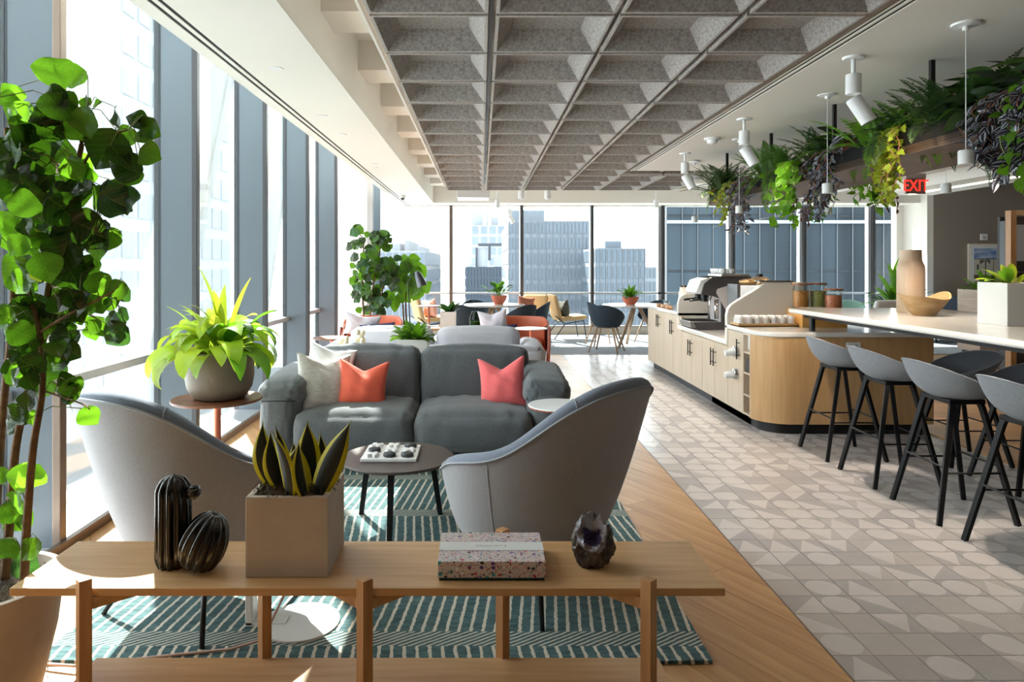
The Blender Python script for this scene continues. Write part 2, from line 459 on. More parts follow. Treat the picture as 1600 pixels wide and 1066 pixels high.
# ---- left glazed wall
wl = group_root('wall_left')
fin_ys = [-4.73+1.63*i for i in range(0, 12) if -4.73+1.63*i < 10.5]
fy0 = 3.42
ys = [fy0+1.63*k for k in range(-1, 5)]
B().box(XA-.05, XB-.01, -5, 1.75, 0, 5.5).obj('fill_block_wall', white_paint, wl)  # unseen solid wall added instead of windows to cut fill on camera-facing sides
B().box(XA-.05, XB+.02, -5, D, -.12, .02).obj('sill', silver, wl)
B().box(XB-.0, XB+.03, -5, 11, -.01, .05).obj('sill_edge', bronze, wl)
B().box(XA-.04, -1.6, -5, D, 5.5, 5.6).obj('head', white_paint, wl)
B().box(XA-.06, XA+.0, -5, D, 5.4, 5.5).obj('head_frame', fin_dark, wl)
for y in ys:
    B().box(XA, XB-.012, y-.02, y+.02, .02, 5.5).obj('fin', fin_metal, wl)
    B().box(XB-.034, XB+.008, y-.026, y+.026, .02, 5.5).obj('mullion', bronze if y < 4 else fin_dark, wl, bevel=.004)
    B().box(XA-.04, XA+.008, y-.022, y+.022, .02, 5.5).obj('outer_mullion', fin_dark, wl)
for k, y in enumerate(ys[:-1]):
    wdw = group_root('window_%d' % (k+1)); 
    B().box(XA-.006, XA+.006, y+.022, y+1.63-.022, .06, 5.42).obj('pane', glass, wdw)
    B().box(XA-.03, XA+.04, y+.03, y+1.6, .735, .785).obj('transom', silver, wdw)
# column panel and last windows before the far corner
B().box(-2.4, -1.80, 11.0, 11.55, 0, 3.2).obj('trim_1', mat('column panel', (206,198,194), .5, var=.04, scale=3), None)
struct(bpy.data.objects['trim_1'])
for y in (12.3, 13.2):
    B().box(XA, XB+.15, y-.02, y+.02, .02, 5.5).obj('fin', fin_metal, wl)
wdw = group_root('window_10')
B().box(XA-.006, XA+.006, 11.55, D, .06, 5.42).obj('pane', glass, wdw)
B().box(XA-.03, XA+.04, 11.55, D, .735, .785).obj('transom', silver, wdw)
# ---- far glazed wall
wf = group_root('wall_far')
B().box(-2.3, 12, D-.05, D+.25, -.1, .155).obj('curb', mat('curb paint', (196,188,174), .6), wf)
B().box(-2.3, 12, D-.08, D+.02, .155, .175).obj('curb_cap', bronze, wf)
mx = [-2.03, -.61, .82, 2.24, 3.67, 5.09, 6.53, 7.92]
for x in mx[1:]:
    B().box(x-.032, x+.02, D-.05, D+.12, .17, 2.62).obj('mullion', fin_dark if x > 0 else bronze, wf, bevel=.004)
    B().box(x+.02, x+.032, D-.03, D+.1, .17, 2.62).obj('mullion_edge', bronze, wf)
    B().box(x-.09 if x > 3 else x-.04, x-.032, D+.02, D+.14, .17, 2.62).obj('shade_rail', silver, wf)
B().box(8.36, 8.5, D-.05, D+.12, .17, 2.62).obj('jamb', white_paint, wf)
B().box(-2.3, 8.5, D-.03, D+.1, 2.58, 3.1).obj('header', white_paint, wf)
for k in range(len(mx)):
    x0 = mx[k]; x1 = mx[k+1] if k+1 < len(mx) else 8.4
    wdw = group_root('window_%d' % (k+11))
    B().box(x0, x1, D+.05, D+.06, .17, 2.6).obj('pane', glass, wdw)
    B().box(x0, x1, D+.02, D+.07, .81, .845).obj('transom', silver, wdw)
# ---- right end: white return wall, taupe wall
struct(B().box(8.5, 8.62, 13.3, D+.2, 0, 3.1).obj('wall_right', white_paint))
struct(B().box(8.6201, 12.2, 13.3, 13.42, 0, 3.1).obj('wall_back', brown_wall))
struct(B().box(12.1, 12.2, -5, 13.3, 0, 3.2).obj('wall_side', brown_wall))
struct(B().box(8.63, 9.3, 13.27, 13.3, 0, .82).obj('trim_2', mat('blue wainscot', (112,122,136), .6)))
# ---- closed wall behind the camera
struct(B().box(-2.6, 12.2, -5.15, -5.0, 0, 5.6).obj('wall_rear', brown_wall))
# ---- ceiling
ceil = group_root('ceiling')
ZT = 3.09
B().box(-1.0, 12.2, -5, D, ZT, ZT+.1).obj('slab', white_paint, ceil)
# soffit along the windows with twin slots
sx0, sx1 = -1.6, -.93
sl = -1.487
def slot_strip(name, x0, x1, y0, y1, slots, z, top, mtl):
    xs = [x0]
    for a in slots: xs += [a-.011, a+.011]
    xs.append(x1); b = B()
    for k in range(0, len(xs), 2): b.box(xs[k], xs[k+1], y0, y1, z, top)
    b.box(x0+.004, x1-.004, y0+.01, y1-.01, z+.05, top-.01)
    o = b.obj(name, mtl, ceil)
    g = B()
    for a in slots: g.box(a-.0109, a+.0109, y0, y1, z+.004, z+.049)
    g.obj('air_slot', black_gap, ceil)
slot_strip('window_soffit', sx0, sx1, -5, D-.02, (sl-.018, sl+.03), ZC, 5.5, white_paint2)
slot_strip('bar_soffit', 1.90, 4.7, -5, 8.9, (1.925, 1.965), ZC, ZT, white_paint)
B().box(1.885, 1.899, -5, 8.9, ZC, ZT).obj('soffit_edge', bronze, ceil)
B().box(-.93, 8.5, 13.5, D-.03, ZC, ZT).obj('far_bulkhead', white_paint, ceil)
k = -6
for k in range(-6, 8):
    y = 4.04+1.22*k
    B().box(-.93, 1.9 if y < 9 else 8.4, y, y+.38, 2.87, ZT).obj('beam', white_paint, ceil)
# felt coffers
h_, ins = .10, .115; cw = .605
def coffer_mesh():
    b = B(); e = cw/2-.016; t = e-ins+.016; zt = h_
    r0 = e-.016
    o = [(-e,-e),(e,-e),(e,e),(-e,e)]; i_ = [(-r0,-r0),(r0,-r0),(r0,r0),(-r0,r0)]; tt = [(-t,-t),(t,-t),(t,t),(-t,t)]
    v = [(x,y,0) for x,y in i_]+[(x,y,zt) for x,y in tt]
    b.add(v, [(0,4,5,1),(1,5,6,2),(2,6,7,3),(3,7,4,0),(4,7,6,5)], 0)
    v = [(x,y,0) for x,y in o]+[(x,y,0) for x,y in i_]
    b.add(v, [(0,4,5,1),(1,5,6,2),(2,6,7,3),(3,7,4,0)], 1)
    v = [(x,y,0) for x,y in o]+[(x,y,.035) for x,y in o]
    b.add(v, [(0,1,5,4),(1,2,6,5),(2,3,7,6),(3,0,4,7)], 1)
    v = [(x,y,.035) for x,y in o]+[(x*1.1,y*1.1,zt+.02) for x,y in tt]
    b.add(v, [(0,1,5,4),(1,2,6,5),(2,3,7,6),(3,0,4,7),(4,5,6,7)], 0)
    return b.mesh('coffer', [felt, felt_edge])
cm = coffer_mesh()
for r in range(-3, 13):
    y = 3.35+.607*r
    for c in range(6):
        if c >= 4 and y < 9.2: continue
        x = -.556+cw/2+cw*c+.006*(c % 2)
        link('coffer', cm, ceil, (x, y+.3, ZC))
for c in range(1, 4):
    x = -.556+cw*c
    B().box(x-.012, x+.012, 1.4, 10.7, ZC+.04, ZC+.06).obj('carrier_rail', black_metal, ceil)
B().box(-.575, -.56, 1.4, 10.68, ZC-.005, ZC+.12).obj('coffer_trim', white_paint, ceil)
# right hand high ceiling details: white beam with linear light
B().box(6.9, 7.9, 5.5, 12.2, 2.62, 2.80).obj('service_beam', white_paint, ceil)
B().box(7.35, 7.40, 6.0, 12.0, 2.605, 2.62).obj('linear_diffuser', line_glow, ceil)
B().box(5.6, 6.2, 8.0, 13.3, 2.66, 2.86).obj('service_beam', white_paint, ceil)

# ---- world outside
ground_m = mat('hazy ground', (150,156,162), .9, var=.08, scale=.02)
struct(B().box(-900, 900, -300, 1500, -91, -90).obj('ground', ground_m))
def tower(name, label, x0, x1, ytop, dist, depth, col, wcol, nx, nz, fins=0, base=-90, hb=None, frame=.3, roof=None):
    a = XX(x0, dist); c_ = XX(x1, dist); zt = CH-(ytop-CY)/F*dist
    t = thing(name, label, 'building', ((a+c_)/2, dist+depth/2, base))
    hw = (c_-a)/2; H = zt-base
    wm = mat(label[:20]+' wall', col, .7, var=.12, scale=.06, spec=.2); gm = mat(label[:20]+' glass', wcol, .35, var=.15, scale=.1, spec=.3)
    B().box(-hw, hw, -depth/2, depth/2, 0, H).obj('wall', wm, t)
    zlo = max(0, H-(hb or 60)); b = B(); b2 = B()
    cw_ = 2*hw/nx; ch_ = (H-zlo)/nz
    for i in range(nx):
        for j in range(nz):
            xa = -hw+cw_*(i+frame/2); za = zlo+ch_*(j+frame*.6)
            b.box(xa, xa+cw_*(1-frame), -depth/2-.12, -depth/2+.1, za, za+ch_*(1-frame))
    ncd = max(2, int(depth/cw_))
    for i in range(ncd):
        for j in range(nz):
            ya = -depth/2+depth/ncd*(i+frame/2); za = zlo+ch_*(j+frame*.6)
            sx = 1 if (a+c_) < 0 else -1
            b.box(sx*hw-.1, sx*hw+.12, ya, ya+depth/ncd*(1-frame), za, za+ch_*(1-frame))
    stuff(b.obj('window', gm, t))
    if fins:
        f = B()
        for i in range(fins+1):
            x = -hw+2*hw*i/fins; f.box(x-.05, x+.05, -depth/2-.18, -depth/2, zlo, H)
        stuff(f.obj('facade_fin', mat(label[:20]+' fin', (92,96,102), .7), t))
    if roof:
        rb = B()
        for (rx0, rx1, rh) in roof: rb.box(-hw+2*hw*rx0, -hw+2*hw*rx1, -depth/4, depth/4, H, H+rh)
        rb.obj('roof_plant', wm, t)
    return t
tower('office_tower', 'pale stone block with rows of square windows behind the leafy plants', 592, 665, 392, 110, 40, (112,114,118), (78,86,96), 7, 22, roof=[(.1,.3,1.5),(.4,.5,2),(.7,.8,1)])
t = tower('concrete_tower', 'tall pale concrete tower with rooftop antenna seen left of centre', 736, 790, 352, 300, 30, (118,122,127), (92,100,110), 4, 24, base=-90, hb=110, roof=[(.0,.35,6),(.45,.5,12),(.6,.8,4)])
t = tower('sheathed_tower', 'blue grey netted tower below the dark rooftop frame', 727, 796, 417, 170, 40, (66,74,84), (56,64,74), 14, 30, hb=80)
H = 0
d_ = 171
tr = thing('rooftop_frame', 'dark steel frame with white panels on the netted tower roof', 'structure', (XX(765, d_), d_+4, CH-(417-CY)/F*d_+.005))
k_ = d_/F
b = B()
for x0, x1, y0, y1 in ((-18,24,-37,-33),(20,24,-37,-16),(-2,2,-33,-10),(-22,-19,-30,0)): b.box(x0*k_, x1*k_, -2, 2, -y1*k_, -y0*k_)
b.obj('frame', mat('roof steel', (48,52,60), .6), tr)
b = B()
for x0, x1, y0, y1 in ((-20,-3,-30,0),(8,24,-16,0),(-36,-26,-8,0),(-36,-26,-20,-14)): b.box(x0*k_, x1*k_, -1, 1, -y1*k_, -y0*k_)
b.obj('panel', mat('roof panel', (150,154,160), .7), tr)
tower('masonry_tower', 'wide grey masonry tower with flat top between the mullions', 795, 922, 345, 122, 40, (96,102,109), (80,88,97), 22, 26, hb=70, fins=11, frame=.3, roof=[(.02,.5,2.6)])
tower('podium_tower', 'lower grey slab seen between second and third mullion', 930, 1008, 388, 105, 14, (88,95,103), (74,83,92), 9, 20, fins=9, hb=50, roof=[(.28,.62,1.2)])
tower('slim_block', 'small pale office block right of the grey slab', 1008, 1034, 417, 130, 20, (104,110,116), (82,90,98), 4, 20, hb=50)
# glass tower close by on the right: big facade of blue grey panes with silver fins
gt = thing('glass_tower', 'large blue grey glass tower filling the right hand windows', 'building', (16, 44, -90))
gw = mat('tower spandrel', (34,40,46), .6, var=.2, scale=.05, spec=.2); gg = mat('tower glass', (20,26,31), .35, rgb2=(46,56,64), scale=.3, stretch=(1,1,.1), spec=.12)  # light and dark streaks in the pane colour stand in for reflections
x0_, x1_ = XX(1041, 44)-16, XX(1500, 44)-16
B().box(x0_, x1_, 0, 1.2, 0, 125).obj('wall', gw, gt)
b = B(); f = B(); nfx = 19; fw = (x1_-x0_)/nfx
for i in range(nfx):
    for j in range(16):
        b.box(x0_+fw*i+.06, x0_+fw*(i+1)-.06, -.06, .1, 70+3.5*j+.08, 73.5+3.5*j-.08)
    f.box(x0_+fw*i-.03, x0_+fw*i+.03, -.12, 0, 60, 125)
stuff(b.obj('pane', gg, gt)); stuff(f.obj('facade_fin', mat('tower fin', (56,62,68), .6), gt))
B().box(x0_, x1_, -.3, 0, 94.0, 94.2).obj('belt', mat('tower belt', (110,120,130), .5), gt)
# neighbouring block seen through the left windows
lt = thing('neighbour_block', 'pale hazy office block outside the left windows', 'building', (-36, 62, -90))
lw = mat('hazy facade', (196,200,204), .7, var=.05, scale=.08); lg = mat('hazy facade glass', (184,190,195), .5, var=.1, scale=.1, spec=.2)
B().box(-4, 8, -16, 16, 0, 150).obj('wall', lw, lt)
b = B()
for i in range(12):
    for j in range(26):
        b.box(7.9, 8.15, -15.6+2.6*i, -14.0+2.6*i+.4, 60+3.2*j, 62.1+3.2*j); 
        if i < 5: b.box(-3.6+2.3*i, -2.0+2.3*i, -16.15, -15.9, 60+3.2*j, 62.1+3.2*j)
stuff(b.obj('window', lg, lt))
# exterior white raking braces in front of the facade
xb_ = -4.2
brace_m = mat('white brace', (226,228,230), .6)
br = thing('brace_frame', 'white raking steel braces outside the left windows', 'brace', (xb_, 0, 0))
for (ya, yb) in ((6.9, 11.2), (10.6, 15.0), (15.2, 19.6)):
    b = B(); b.prism([(ya, -3), (ya+1.0, -3), (yb+1.0, 6), (yb, 6)], -.15, .15, 'x'); b.obj('brace', brace_m, br)
    b = B(); b.tube([(.3, ya+.35, -3), (.3, yb+.35, 6)], .02, 6); b.obj('cable', steel, br)
B().box(-6, .4, -6, 30, -3.3, -3).obj('ledge', mat('grey ledge', (130,132,134), .7), br)

# added glowing strips, out of view, that brighten the recess above the felt coffers
recess_glow = mat('added recess glow', (255,246,228), .5, emis=3)
for x in (-.50, 1.80):
    for k in range(6):
        B().box(x, x+.03, -1.0+2.0*k, .8+2.0*k, 2.745, 2.77).obj('added_glow_strip', recess_glow, ceil)
# ================================================================== RUG
def rug_mat():
    m = bpy.data.materials.new('rug stripes'); m.use_nodes = True; nt = m.node_tree; L = nt.links; N = nt.nodes
    b = N['Principled BSDF']; b.inputs['Roughness'].default_value = .95
    tc = N.new('ShaderNodeTexCoord'); sx = N.new('ShaderNodeSeparateXYZ'); L.new(tc.outputs['Object'], sx.inputs[0])
    def math_(op, a, c=None, c2=None):
        n = N.new('ShaderNodeMath'); n.operation = op
        for i, v in enumerate((a, c, c2)):
            if v is None: continue
            if isinstance(v, (int, float)): n.inputs[i].default_value = v
            else: L.new(v, n.inputs[i])
        return n.outputs[0]
    no = N.new('ShaderNodeTexNoise'); no.inputs['Scale'].default_value = 45; L.new(tc.outputs['Object'], no.inputs['Vector'])
    wob = math_('MULTIPLY', math_('SUBTRACT', no.outputs[0], .5), .012)
    X = math_('ADD', sx.outputs[0], wob); Y = math_('ADD', sx.outputs[1], math_('MULTIPLY', wob, .5))
    per = .655
    fy = math_('MODULO', math_('ADD', Y, 20*per), per)          # 0 .. per
    band = math_('LESS_THAN', fy, .10)
    alt = math_('MODULO', math_('FLOOR', math_('DIVIDE', math_('ADD', Y, 20*per), per)), 2.0)
    sgn = math_('SUBTRACT', math_('MULTIPLY', alt, 2), 1)
    lean = math_('MULTIPLY', math_('MULTIPLY', math_('SUBTRACT', fy, .1), .10), sgn)
    def stripe(u, s, fr):
        q = math_('MODULO', math_('ADD', math_('DIVIDE', u, s), 500), 1.0)
        return math_('LESS_THAN', q, fr)
    wide = stripe(math_('ADD', X, lean), .046, .27)
    nar = stripe(math_('SUBTRACT', sx.outputs[0], math_('MULTIPLY', fy, 1.5)), .034, .36)
    pat = math_('ADD', math_('MULTIPLY', band, nar), math_('MULTIPLY', math_('SUBTRACT', 1, band), wide))
    n2 = N.new('ShaderNodeTexNoise'); n2.inputs['Scale'].default_value = 14; n2.inputs['Detail'].default_value = 5
    mp = N.new('ShaderNodeMapping'); mp.inputs['Scale'].default_value = (1, 4, 1); L.new(tc.outputs['Object'], mp.inputs[0]); L.new(mp.outputs[0], n2.inputs['Vector'])
    r = N.new('ShaderNodeValToRGB'); r.color_ramp.elements[0].position = .3; r.color_ramp.elements[1].position = .75
    r.color_ramp.elements[0].color = (lin(50), lin(78), lin(82), 1); r.color_ramp.elements[1].color = (lin(88), lin(118), lin(118), 1)
    L.new(n2.outputs[0], r.inputs[0])
    mx = N.new('ShaderNodeMix'); mx.data_type = 'RGBA'; L.new(pat, mx.inputs[0]); L.new(r.outputs[0], mx.inputs[6]); mx.inputs[7].default_value = (lin(208), lin(200), lin(184), 1)
    L.new(mx.outputs[2], b.inputs['Base Color'])
    bp = N.new('ShaderNodeBump'); bp.inputs['Strength'].default_value = .5; bp.inputs['Distance'].default_value = .004
    n3 = N.new('ShaderNodeTexNoise'); n3.inputs['Scale'].default_value = 300; L.new(tc.outputs['Object'], n3.inputs['Vector'])
    L.new(math_('ADD', pat, n3.outputs[0]), bp.inputs['Height']); L.new(bp.outputs[0], b.inputs['Normal'])
    return m
rugm = rug_mat()
rx0, rx1, ry0, ry1 = -1.56, .81, 2.44, 4.98
b = B(); b.grid(60, 60, lambda u, v: (rx0+(rx1-rx0)*u, ry0+(ry1-ry0)*v+.004*math.sin(u*40), .014+.0012*math.sin(u*90)*math.sin(v*80)))
b.box(rx0, rx1, ry0+.003, ry1-.003, .0, .012)
rug = b.obj('rug', rugm, smooth=False)
rug.location = (0, 0, .0); tag(rug, 'teal rug with cream chevron stripes under the seating group', 'rug')
# shift texture so that narrow bands fall at y = 2.535
rug.data.transform(Matrix.Translation((0, -2.535, 0))); rug.location = (0, 2.535, .001)

# ================================================================== BENCH (front table)
def bench(name, label, x0, y0, x1, y1, z, posts_f, posts_b, group=None, shelf=True):
    t = thing(name, label, 'bench', ((x0+x1)/2, (y0+y1)/2, 0), group=group)
    cx, cy = (x0+x1)/2, (y0+y1)/2
    B().box(x0-cx, x1-cx, y0-cy, y1-cy, z-.022, z).obj('table_top', oak, t, bevel=.002)
    pw = .0165
    def post(x, y):
        b = B(); M_ = TM(x-cx, y-cy, 0, rz=R(45)); b.box(-pw, pw, -pw, pw, 0, z+.034, 0, M_); return b.obj('post', oak_v, t, bevel=.0015)
    seq = []
    for x in posts_f: post(x, y0-.014); seq.append((x, y0-.014))
    for x in posts_b: post(x, y1+.014); seq.append((x, y1+.014))
    seq.sort()
    for (a, c_) in zip(seq[:-1], seq[1:]):
        v = Vector((c_[0]-a[0], c_[1]-a[1], 0)); ln = v.length; an = math.atan2(v.y, v.x)
        for zz in ((z-.055, z-.024), (.07, .10)):
            b = B(); b.box(.015, ln-.015, -.008, .008, zz[0], zz[1], 0, TM(a[0]-cx, a[1]-cy, 0, rz=an)); b.obj('rail', oak, t, bevel=.001)
    if shelf: B().box(x0+.06-cx, x1-.10-cx, y0+.02-cy, y1-.0-cy, .10, .12).obj('lower_shelf', oak, t, bevel=.002)
    return t
BZ = .5
bench('bench', 'long oak slatted-leg bench across the foreground with lower shelf', -1.313, 1.94, .678, 2.273, BZ, (-1.097, -.322, .462), (-.71, .07))

# ================================================================== ARMCHAIRS
def armchair(name, label, loc, rotz, hi=.915, arm=.565, group=None):
    t = thing(name, label, 'armchair', loc, rotz, group)
    am = R(128)
    zb = .22
    def sm(x): x = max(0, min(1, x)); return x*x*(3-2*x)
    kp = [(0, hi), (.14, hi-.008), (.26, hi-.05), (.36, hi-.115), (.47, arm+.135), (.55, arm+.085), (.64, arm+.06), (.78, arm+.035), (.90, arm+.0), (1, arm-.055)]
    def rimh(a):
        q = min(1, abs(a)/am)
        for (x0, y0), (x1, y1) in zip(kp[:-1], kp[1:]):
            if q <= x1+1e-9:
                t_ = (q-x0)/(x1-x0); return y0+(y1-y0)*t_
        return kp[-1][1]
    def rimh_s(a): return sum(rimh(a+R(k)) for k in (-8, -4, 0, 4, 8))/5
    def rim(a):
        h = rimh_s(a); lean = max(0, (h-arm)/(hi-arm))
        rx_, ry_ = .41, .375
        x = math.sin(a)*rx_; y = -math.cos(a)*ry_-.13*lean
        y *= 1+.14*max(0, -math.cos(a))
        return Vector((x*(1+.08*lean), y, h))
    def base(a):
        return Vector((math.sin(a)*.275, -math.cos(a)*.255+.01, zb))
    th = .07
    def outer(u, v):
        a = -am+2*am*u; p, q = base(a), rim(a)
        k = v**(.72-.30*(abs(a)/am)**2); p2 = p.lerp(q, k); p2.z = p.z+(q.z-p.z)*v
        return p2
    def inn(a):
        q = rim(a); n = Vector((q.x, q.y+.02, 0)).normalized(); return q-n*th
    b = B(); b.grid(61, 14, outer, flip=False)
    # under side
    b.grid(61, 3, lambda u, v: (lambda a: Vector((base(a).x*(1-.9*v), base(a).y*(1-.9*v), zb-.015*v)))(-am+2*am*u), flip=True)
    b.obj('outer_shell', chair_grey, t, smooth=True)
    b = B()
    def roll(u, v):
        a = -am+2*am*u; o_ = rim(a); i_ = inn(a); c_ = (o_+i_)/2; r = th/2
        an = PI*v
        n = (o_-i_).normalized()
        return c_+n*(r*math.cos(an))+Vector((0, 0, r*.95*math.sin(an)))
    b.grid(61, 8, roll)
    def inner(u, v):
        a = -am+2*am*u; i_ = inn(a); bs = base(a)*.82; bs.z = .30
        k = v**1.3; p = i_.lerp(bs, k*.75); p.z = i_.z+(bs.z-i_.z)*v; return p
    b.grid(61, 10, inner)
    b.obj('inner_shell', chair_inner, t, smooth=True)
    # front ends of the arms
    for s_ in (0, 1):
        a = am if s_ else -am; b = B()
        fw = (rim(a)-rim(a*.97)); fw.z = 0; fw.normalize()
        def cap(u, v, a=a, fw=fw, s_=s_):
            o_ = Vector(outer(s_, v)); n_ = Vector((rim(a).x, rim(a).y+.02, 0)).normalized()
            i_ = o_-n_*th*(.35+.65*v); c_ = (o_+i_)/2; r = (o_-i_).length/2; an = PI*u
            up_ = .02*max(0, (v-.9)/.1)
            return c_+n_*(r*math.cos(an))+fw*(r*1.15*math.sin(an))
        b.grid(10, 14, cap, flip=(s_ == 1))
        top = [Vector(cap(k/9, 1)) for k in range(10)]; o_, i_ = rim(a), inn(a); c_ = (o_+i_)/2
        dome = lambda u, v: (Vector(cap(u, 1))-c_)*math.cos(v*PI/2)+c_+Vector((0, 0, th*.48*math.sin(v*PI/2)))
        b.grid(10, 6, dome, flip=(s_ == 1))
        b.obj('arm_front', chair_grey, t, smooth=True)
    # piping and seams
    pts = [rim(-am+2*am*i/60)+Vector((0, 0, .0))+(rim(-am+2*am*i/60)-inn(-am+2*am*i/60)).normalized()*.003 for i in range(61)]
    B().tube(pts, .0045, 6).obj('piping', piping_m, t, smooth=True)
    for a in (R(-78), R(78)):
        u = (a+am)/(2*am)
        B().tube([Vector(outer(u, v/13))*1.002 for v in range(14)], .0022, 5).obj('seam', piping_m, t, smooth=True)
    for a in (R(-35), R(35), R(-118), R(118)):
        u = (a+am)/(2*am); B().tube([Vector(roll(u, v/8))+Vector((0, 0, .001)) for v in range(9)], .0022, 5).obj('seam', piping_m, t, smooth=True)
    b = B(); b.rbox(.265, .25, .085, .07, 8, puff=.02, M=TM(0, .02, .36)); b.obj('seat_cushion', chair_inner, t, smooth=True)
    for sx, sy in ((-1, -1), (1, -1), (-1, 1), (1, 1)):
        B().tube([(sx*.17, sy*.16, .24), (sx*.275, sy*.27, .0)], .013, 10, r2=.009).obj('leg', black_metal, t, smooth=True)
    B().box(-.19, .19, -.19, .19, .20, .215).obj('base_plate', black_metal, t)
    return t
ac = armchair('armchair', 'grey high-backed tub armchair on the right, beside the tiled floor', (.235, 3.02, .015), R(45))
dup(ac, (-1.13, 2.88, .015), R(-27), 'grey high-backed tub armchair on the left, by the windows')

# ================================================================== SOFAS
def pillow_mesh(w_, h, t, m, chop=0.0, seed=0, asym=.6):
    rnd = random.Random(seed); p1, p2 = rnd.uniform(0, 6), rnd.uniform(0, 6)
    b = B(); n = 26
    def f(s):
        def g(u, v):
            x = -1+2*u; z = -1+2*v
            ox = x*(1-.10*(1-z*z)*abs(x)**2); oz = z*(1-.08*(1-x*x))
            if z > 0 and chop: oz -= chop*1.25*max(0, 1-abs(x)*1.12)**1.15*z**1.6
            e = (1-x**2)**.55*(1-z**2)**.5
            th_ = t*e*(1-.3*z*(1 if chop else .0))
            if chop: th_ *= 1-.75*math.exp(-((x*2.8)**2))*max(0, z)**1.5*.85
            th_ += .006*math.sin(x*9+z*5+p1)*math.sin(z*7+p2)*e
            # creases to corners
            return (ox*w_/2, s*th_, oz*h/2)
        return g
    b.grid(n, n, f(-1)); b.grid(n, n, f(1), flip=True)
    return b
def pillow(name, label, loc, w_, h, t, m, rot, chop=.0, seed=0, group=None, cat='cushion'):
    o = pillow_mesh(w_, h, t, m, chop, seed).obj(name, m, smooth=True, merge=True)
    o.location = loc; o.rotation_euler = rot; tag(o, label, cat, group); return o

def sofa():
    t = thing('sofa', 'charcoal two-seat sofa with puffy arms facing the coffee table', 'sofa', (-.46, 5.1, 0))
    W = 1.04
    f_ = B().box(-W+.10, W-.10, -.30, .48, .03, .16); f_.obj('plinth', mat('dark base fabric', (62,64,66), .9), t, bevel=.01)
    for sx in (-1, 1):
        for sy in (-.2, .42): B().box(sx*.8-.03, sx*.8+.03, sy-.03, sy+.03, 0, .04).obj('foot', black_metal, t)
    for i, sx in enumerate((-1, 1)):
        b = B(); b.rbox(.407, .36, .135, .085, 22, puff=.04, puffy=.03, wr=.0055, seed=i+1, M=TM(sx*.408, -.08, .265)); b.obj('seat_cushion', sofa_dark, t, smooth=True, merge=True)
        b = B(); b.rbox(.408, .12, .235, .065, 22, puff=.035, puffy=.04, wr=.006, seed=i+4, M=TM(sx*.41, .27, .525, rx=R(-9))); b.obj('back_cushion', sofa_dark, t, smooth=True, merge=True)
        b = B(); b.rbox(.145, .44, .245, .10, 18, puff=.02, puffy=.03, wr=.005, seed=i+8, M=TM(sx*(W-.115), .07, .33, ry=R(-3*sx)))
        a = b.obj('arm', sofa_dark, t, smooth=True, merge=True)
        # folded pad over the arm end
        b = B(); b.rbox(.160, .41, .085, .065, 18, puff=.03, puffy=.02, wr=.006, seed=i+12, M=TM(sx*(W-.125), .05, .535, ry=R(5*sx), rx=R(3))); b.obj('arm_pad', sofa_dark, a, smooth=True, merge=True)
        b = B(); b.tube([(sx*(W-.125)+dx_, -.392+abs(dx_)*.12, .478+.002*math.cos(dx_*30)) for dx_ in [k*.02-.12 for k in range(13)]], .004, 6); b.obj('fold_seam', black_gap, a, smooth=True)
    b = B(); b.rbox(W-.16, .07, .28, .06, 10, M=TM(0, .44, .36)); b.obj('back_frame', sofa_dark, t, smooth=True, merge=True)
    b = B()
    for sx in (-.815, -.0, .815):
        b.tube([(sx, -.44, .30), (sx, -.41, .36)], .003, 6)
    return t
sofa()
pillow('cushion', 'cream ribbed cushion leaning at the left end of the charcoal sofa', P(505, 600, 4.98), .40, .44, .085, cream_fab, (R(-14), R(6), R(28)), chop=.20, seed=1)
pillow('cushion', 'white cushion tucked behind the cream one on the charcoal sofa', P(515, 577, 5.14), .36, .36, .06, white_fab, (R(-16), R(14), R(20)), chop=.15, seed=2)
pillow('cushion', 'orange-red cushion with a dented top on the charcoal sofa', P(567, 602, 5.00), .36, .36, .085, coral, (R(-16), R(4), R(6)), chop=.30, seed=3)
pillow('cushion', 'coral pink cushion at the right end of the charcoal sofa', P(785, 598, 5.02), .35, .37, .085, pink, (R(-16), R(-6), R(-10)), chop=.34, seed=4)
# ---- pale grey sofa, seen from behind
def sofa2():
    t = thing('sofa', 'pale grey sofa turned away behind the charcoal sofa', 'sofa', (-.44, 6.75, 0))
    W = 1.0
    B().rbox(W-.05, .40, .13, .05, 6, M=TM(0, .1, .28)).obj('seat_base', sofa_light, t, smooth=True, merge=True)
    B().box(-W+.03, W-.03, -.36, -.30, .12, .655).obj('back_panel', sofa_light, t, bevel=.015)
    B().box(-W+.03, W-.03, -.32, -.16, .55, .65).obj('back_frame', sofa_light, t, bevel=.015)
    for i, sx in enumerate((-1, 1)):
        B().rbox(.12, .40, .20, .09, 8, puff=.02, M=TM(sx*(W-.09), .03, .46, ry=R(6*sx))).obj('arm', sofa_light, t, smooth=True, merge=True)
        B().rbox(.40, .10, .20, .085, 10, puff=.02, puffy=.02, wr=.003, seed=i+20, M=TM(sx*.41, -.06, .60, rx=R(-5))).obj('back_cushion', sofa_light, t, smooth=True, merge=True)
        B().rbox(.40, .33, .08, .06, 8, puff=.02, M=TM(sx*.41, .14, .42)).obj('seat_cushion', sofa_light, t, smooth=True, merge=True)
        for sy in (-.28, .42): B().cyl(sx*.85, sy, 0, .16, .016, 10, r2=.022).obj('leg', black_metal, t, smooth=True)
    return t
sofa2()
# console between the sofas
t = thing('console_table', 'low narrow wooden console between the two sofas', 'table', (-.5, 5.99, 0))
B().box(-.9, .75, -.14, .14, .50, .53).obj('table_top', oak, t, bevel=.003)
for sx in (-.86, .71):
    for sy in (-.11, .11): B().box(sx-.015, sx+.015, sy-.015, sy+.015, 0, .5).obj('leg', oak_v, t)

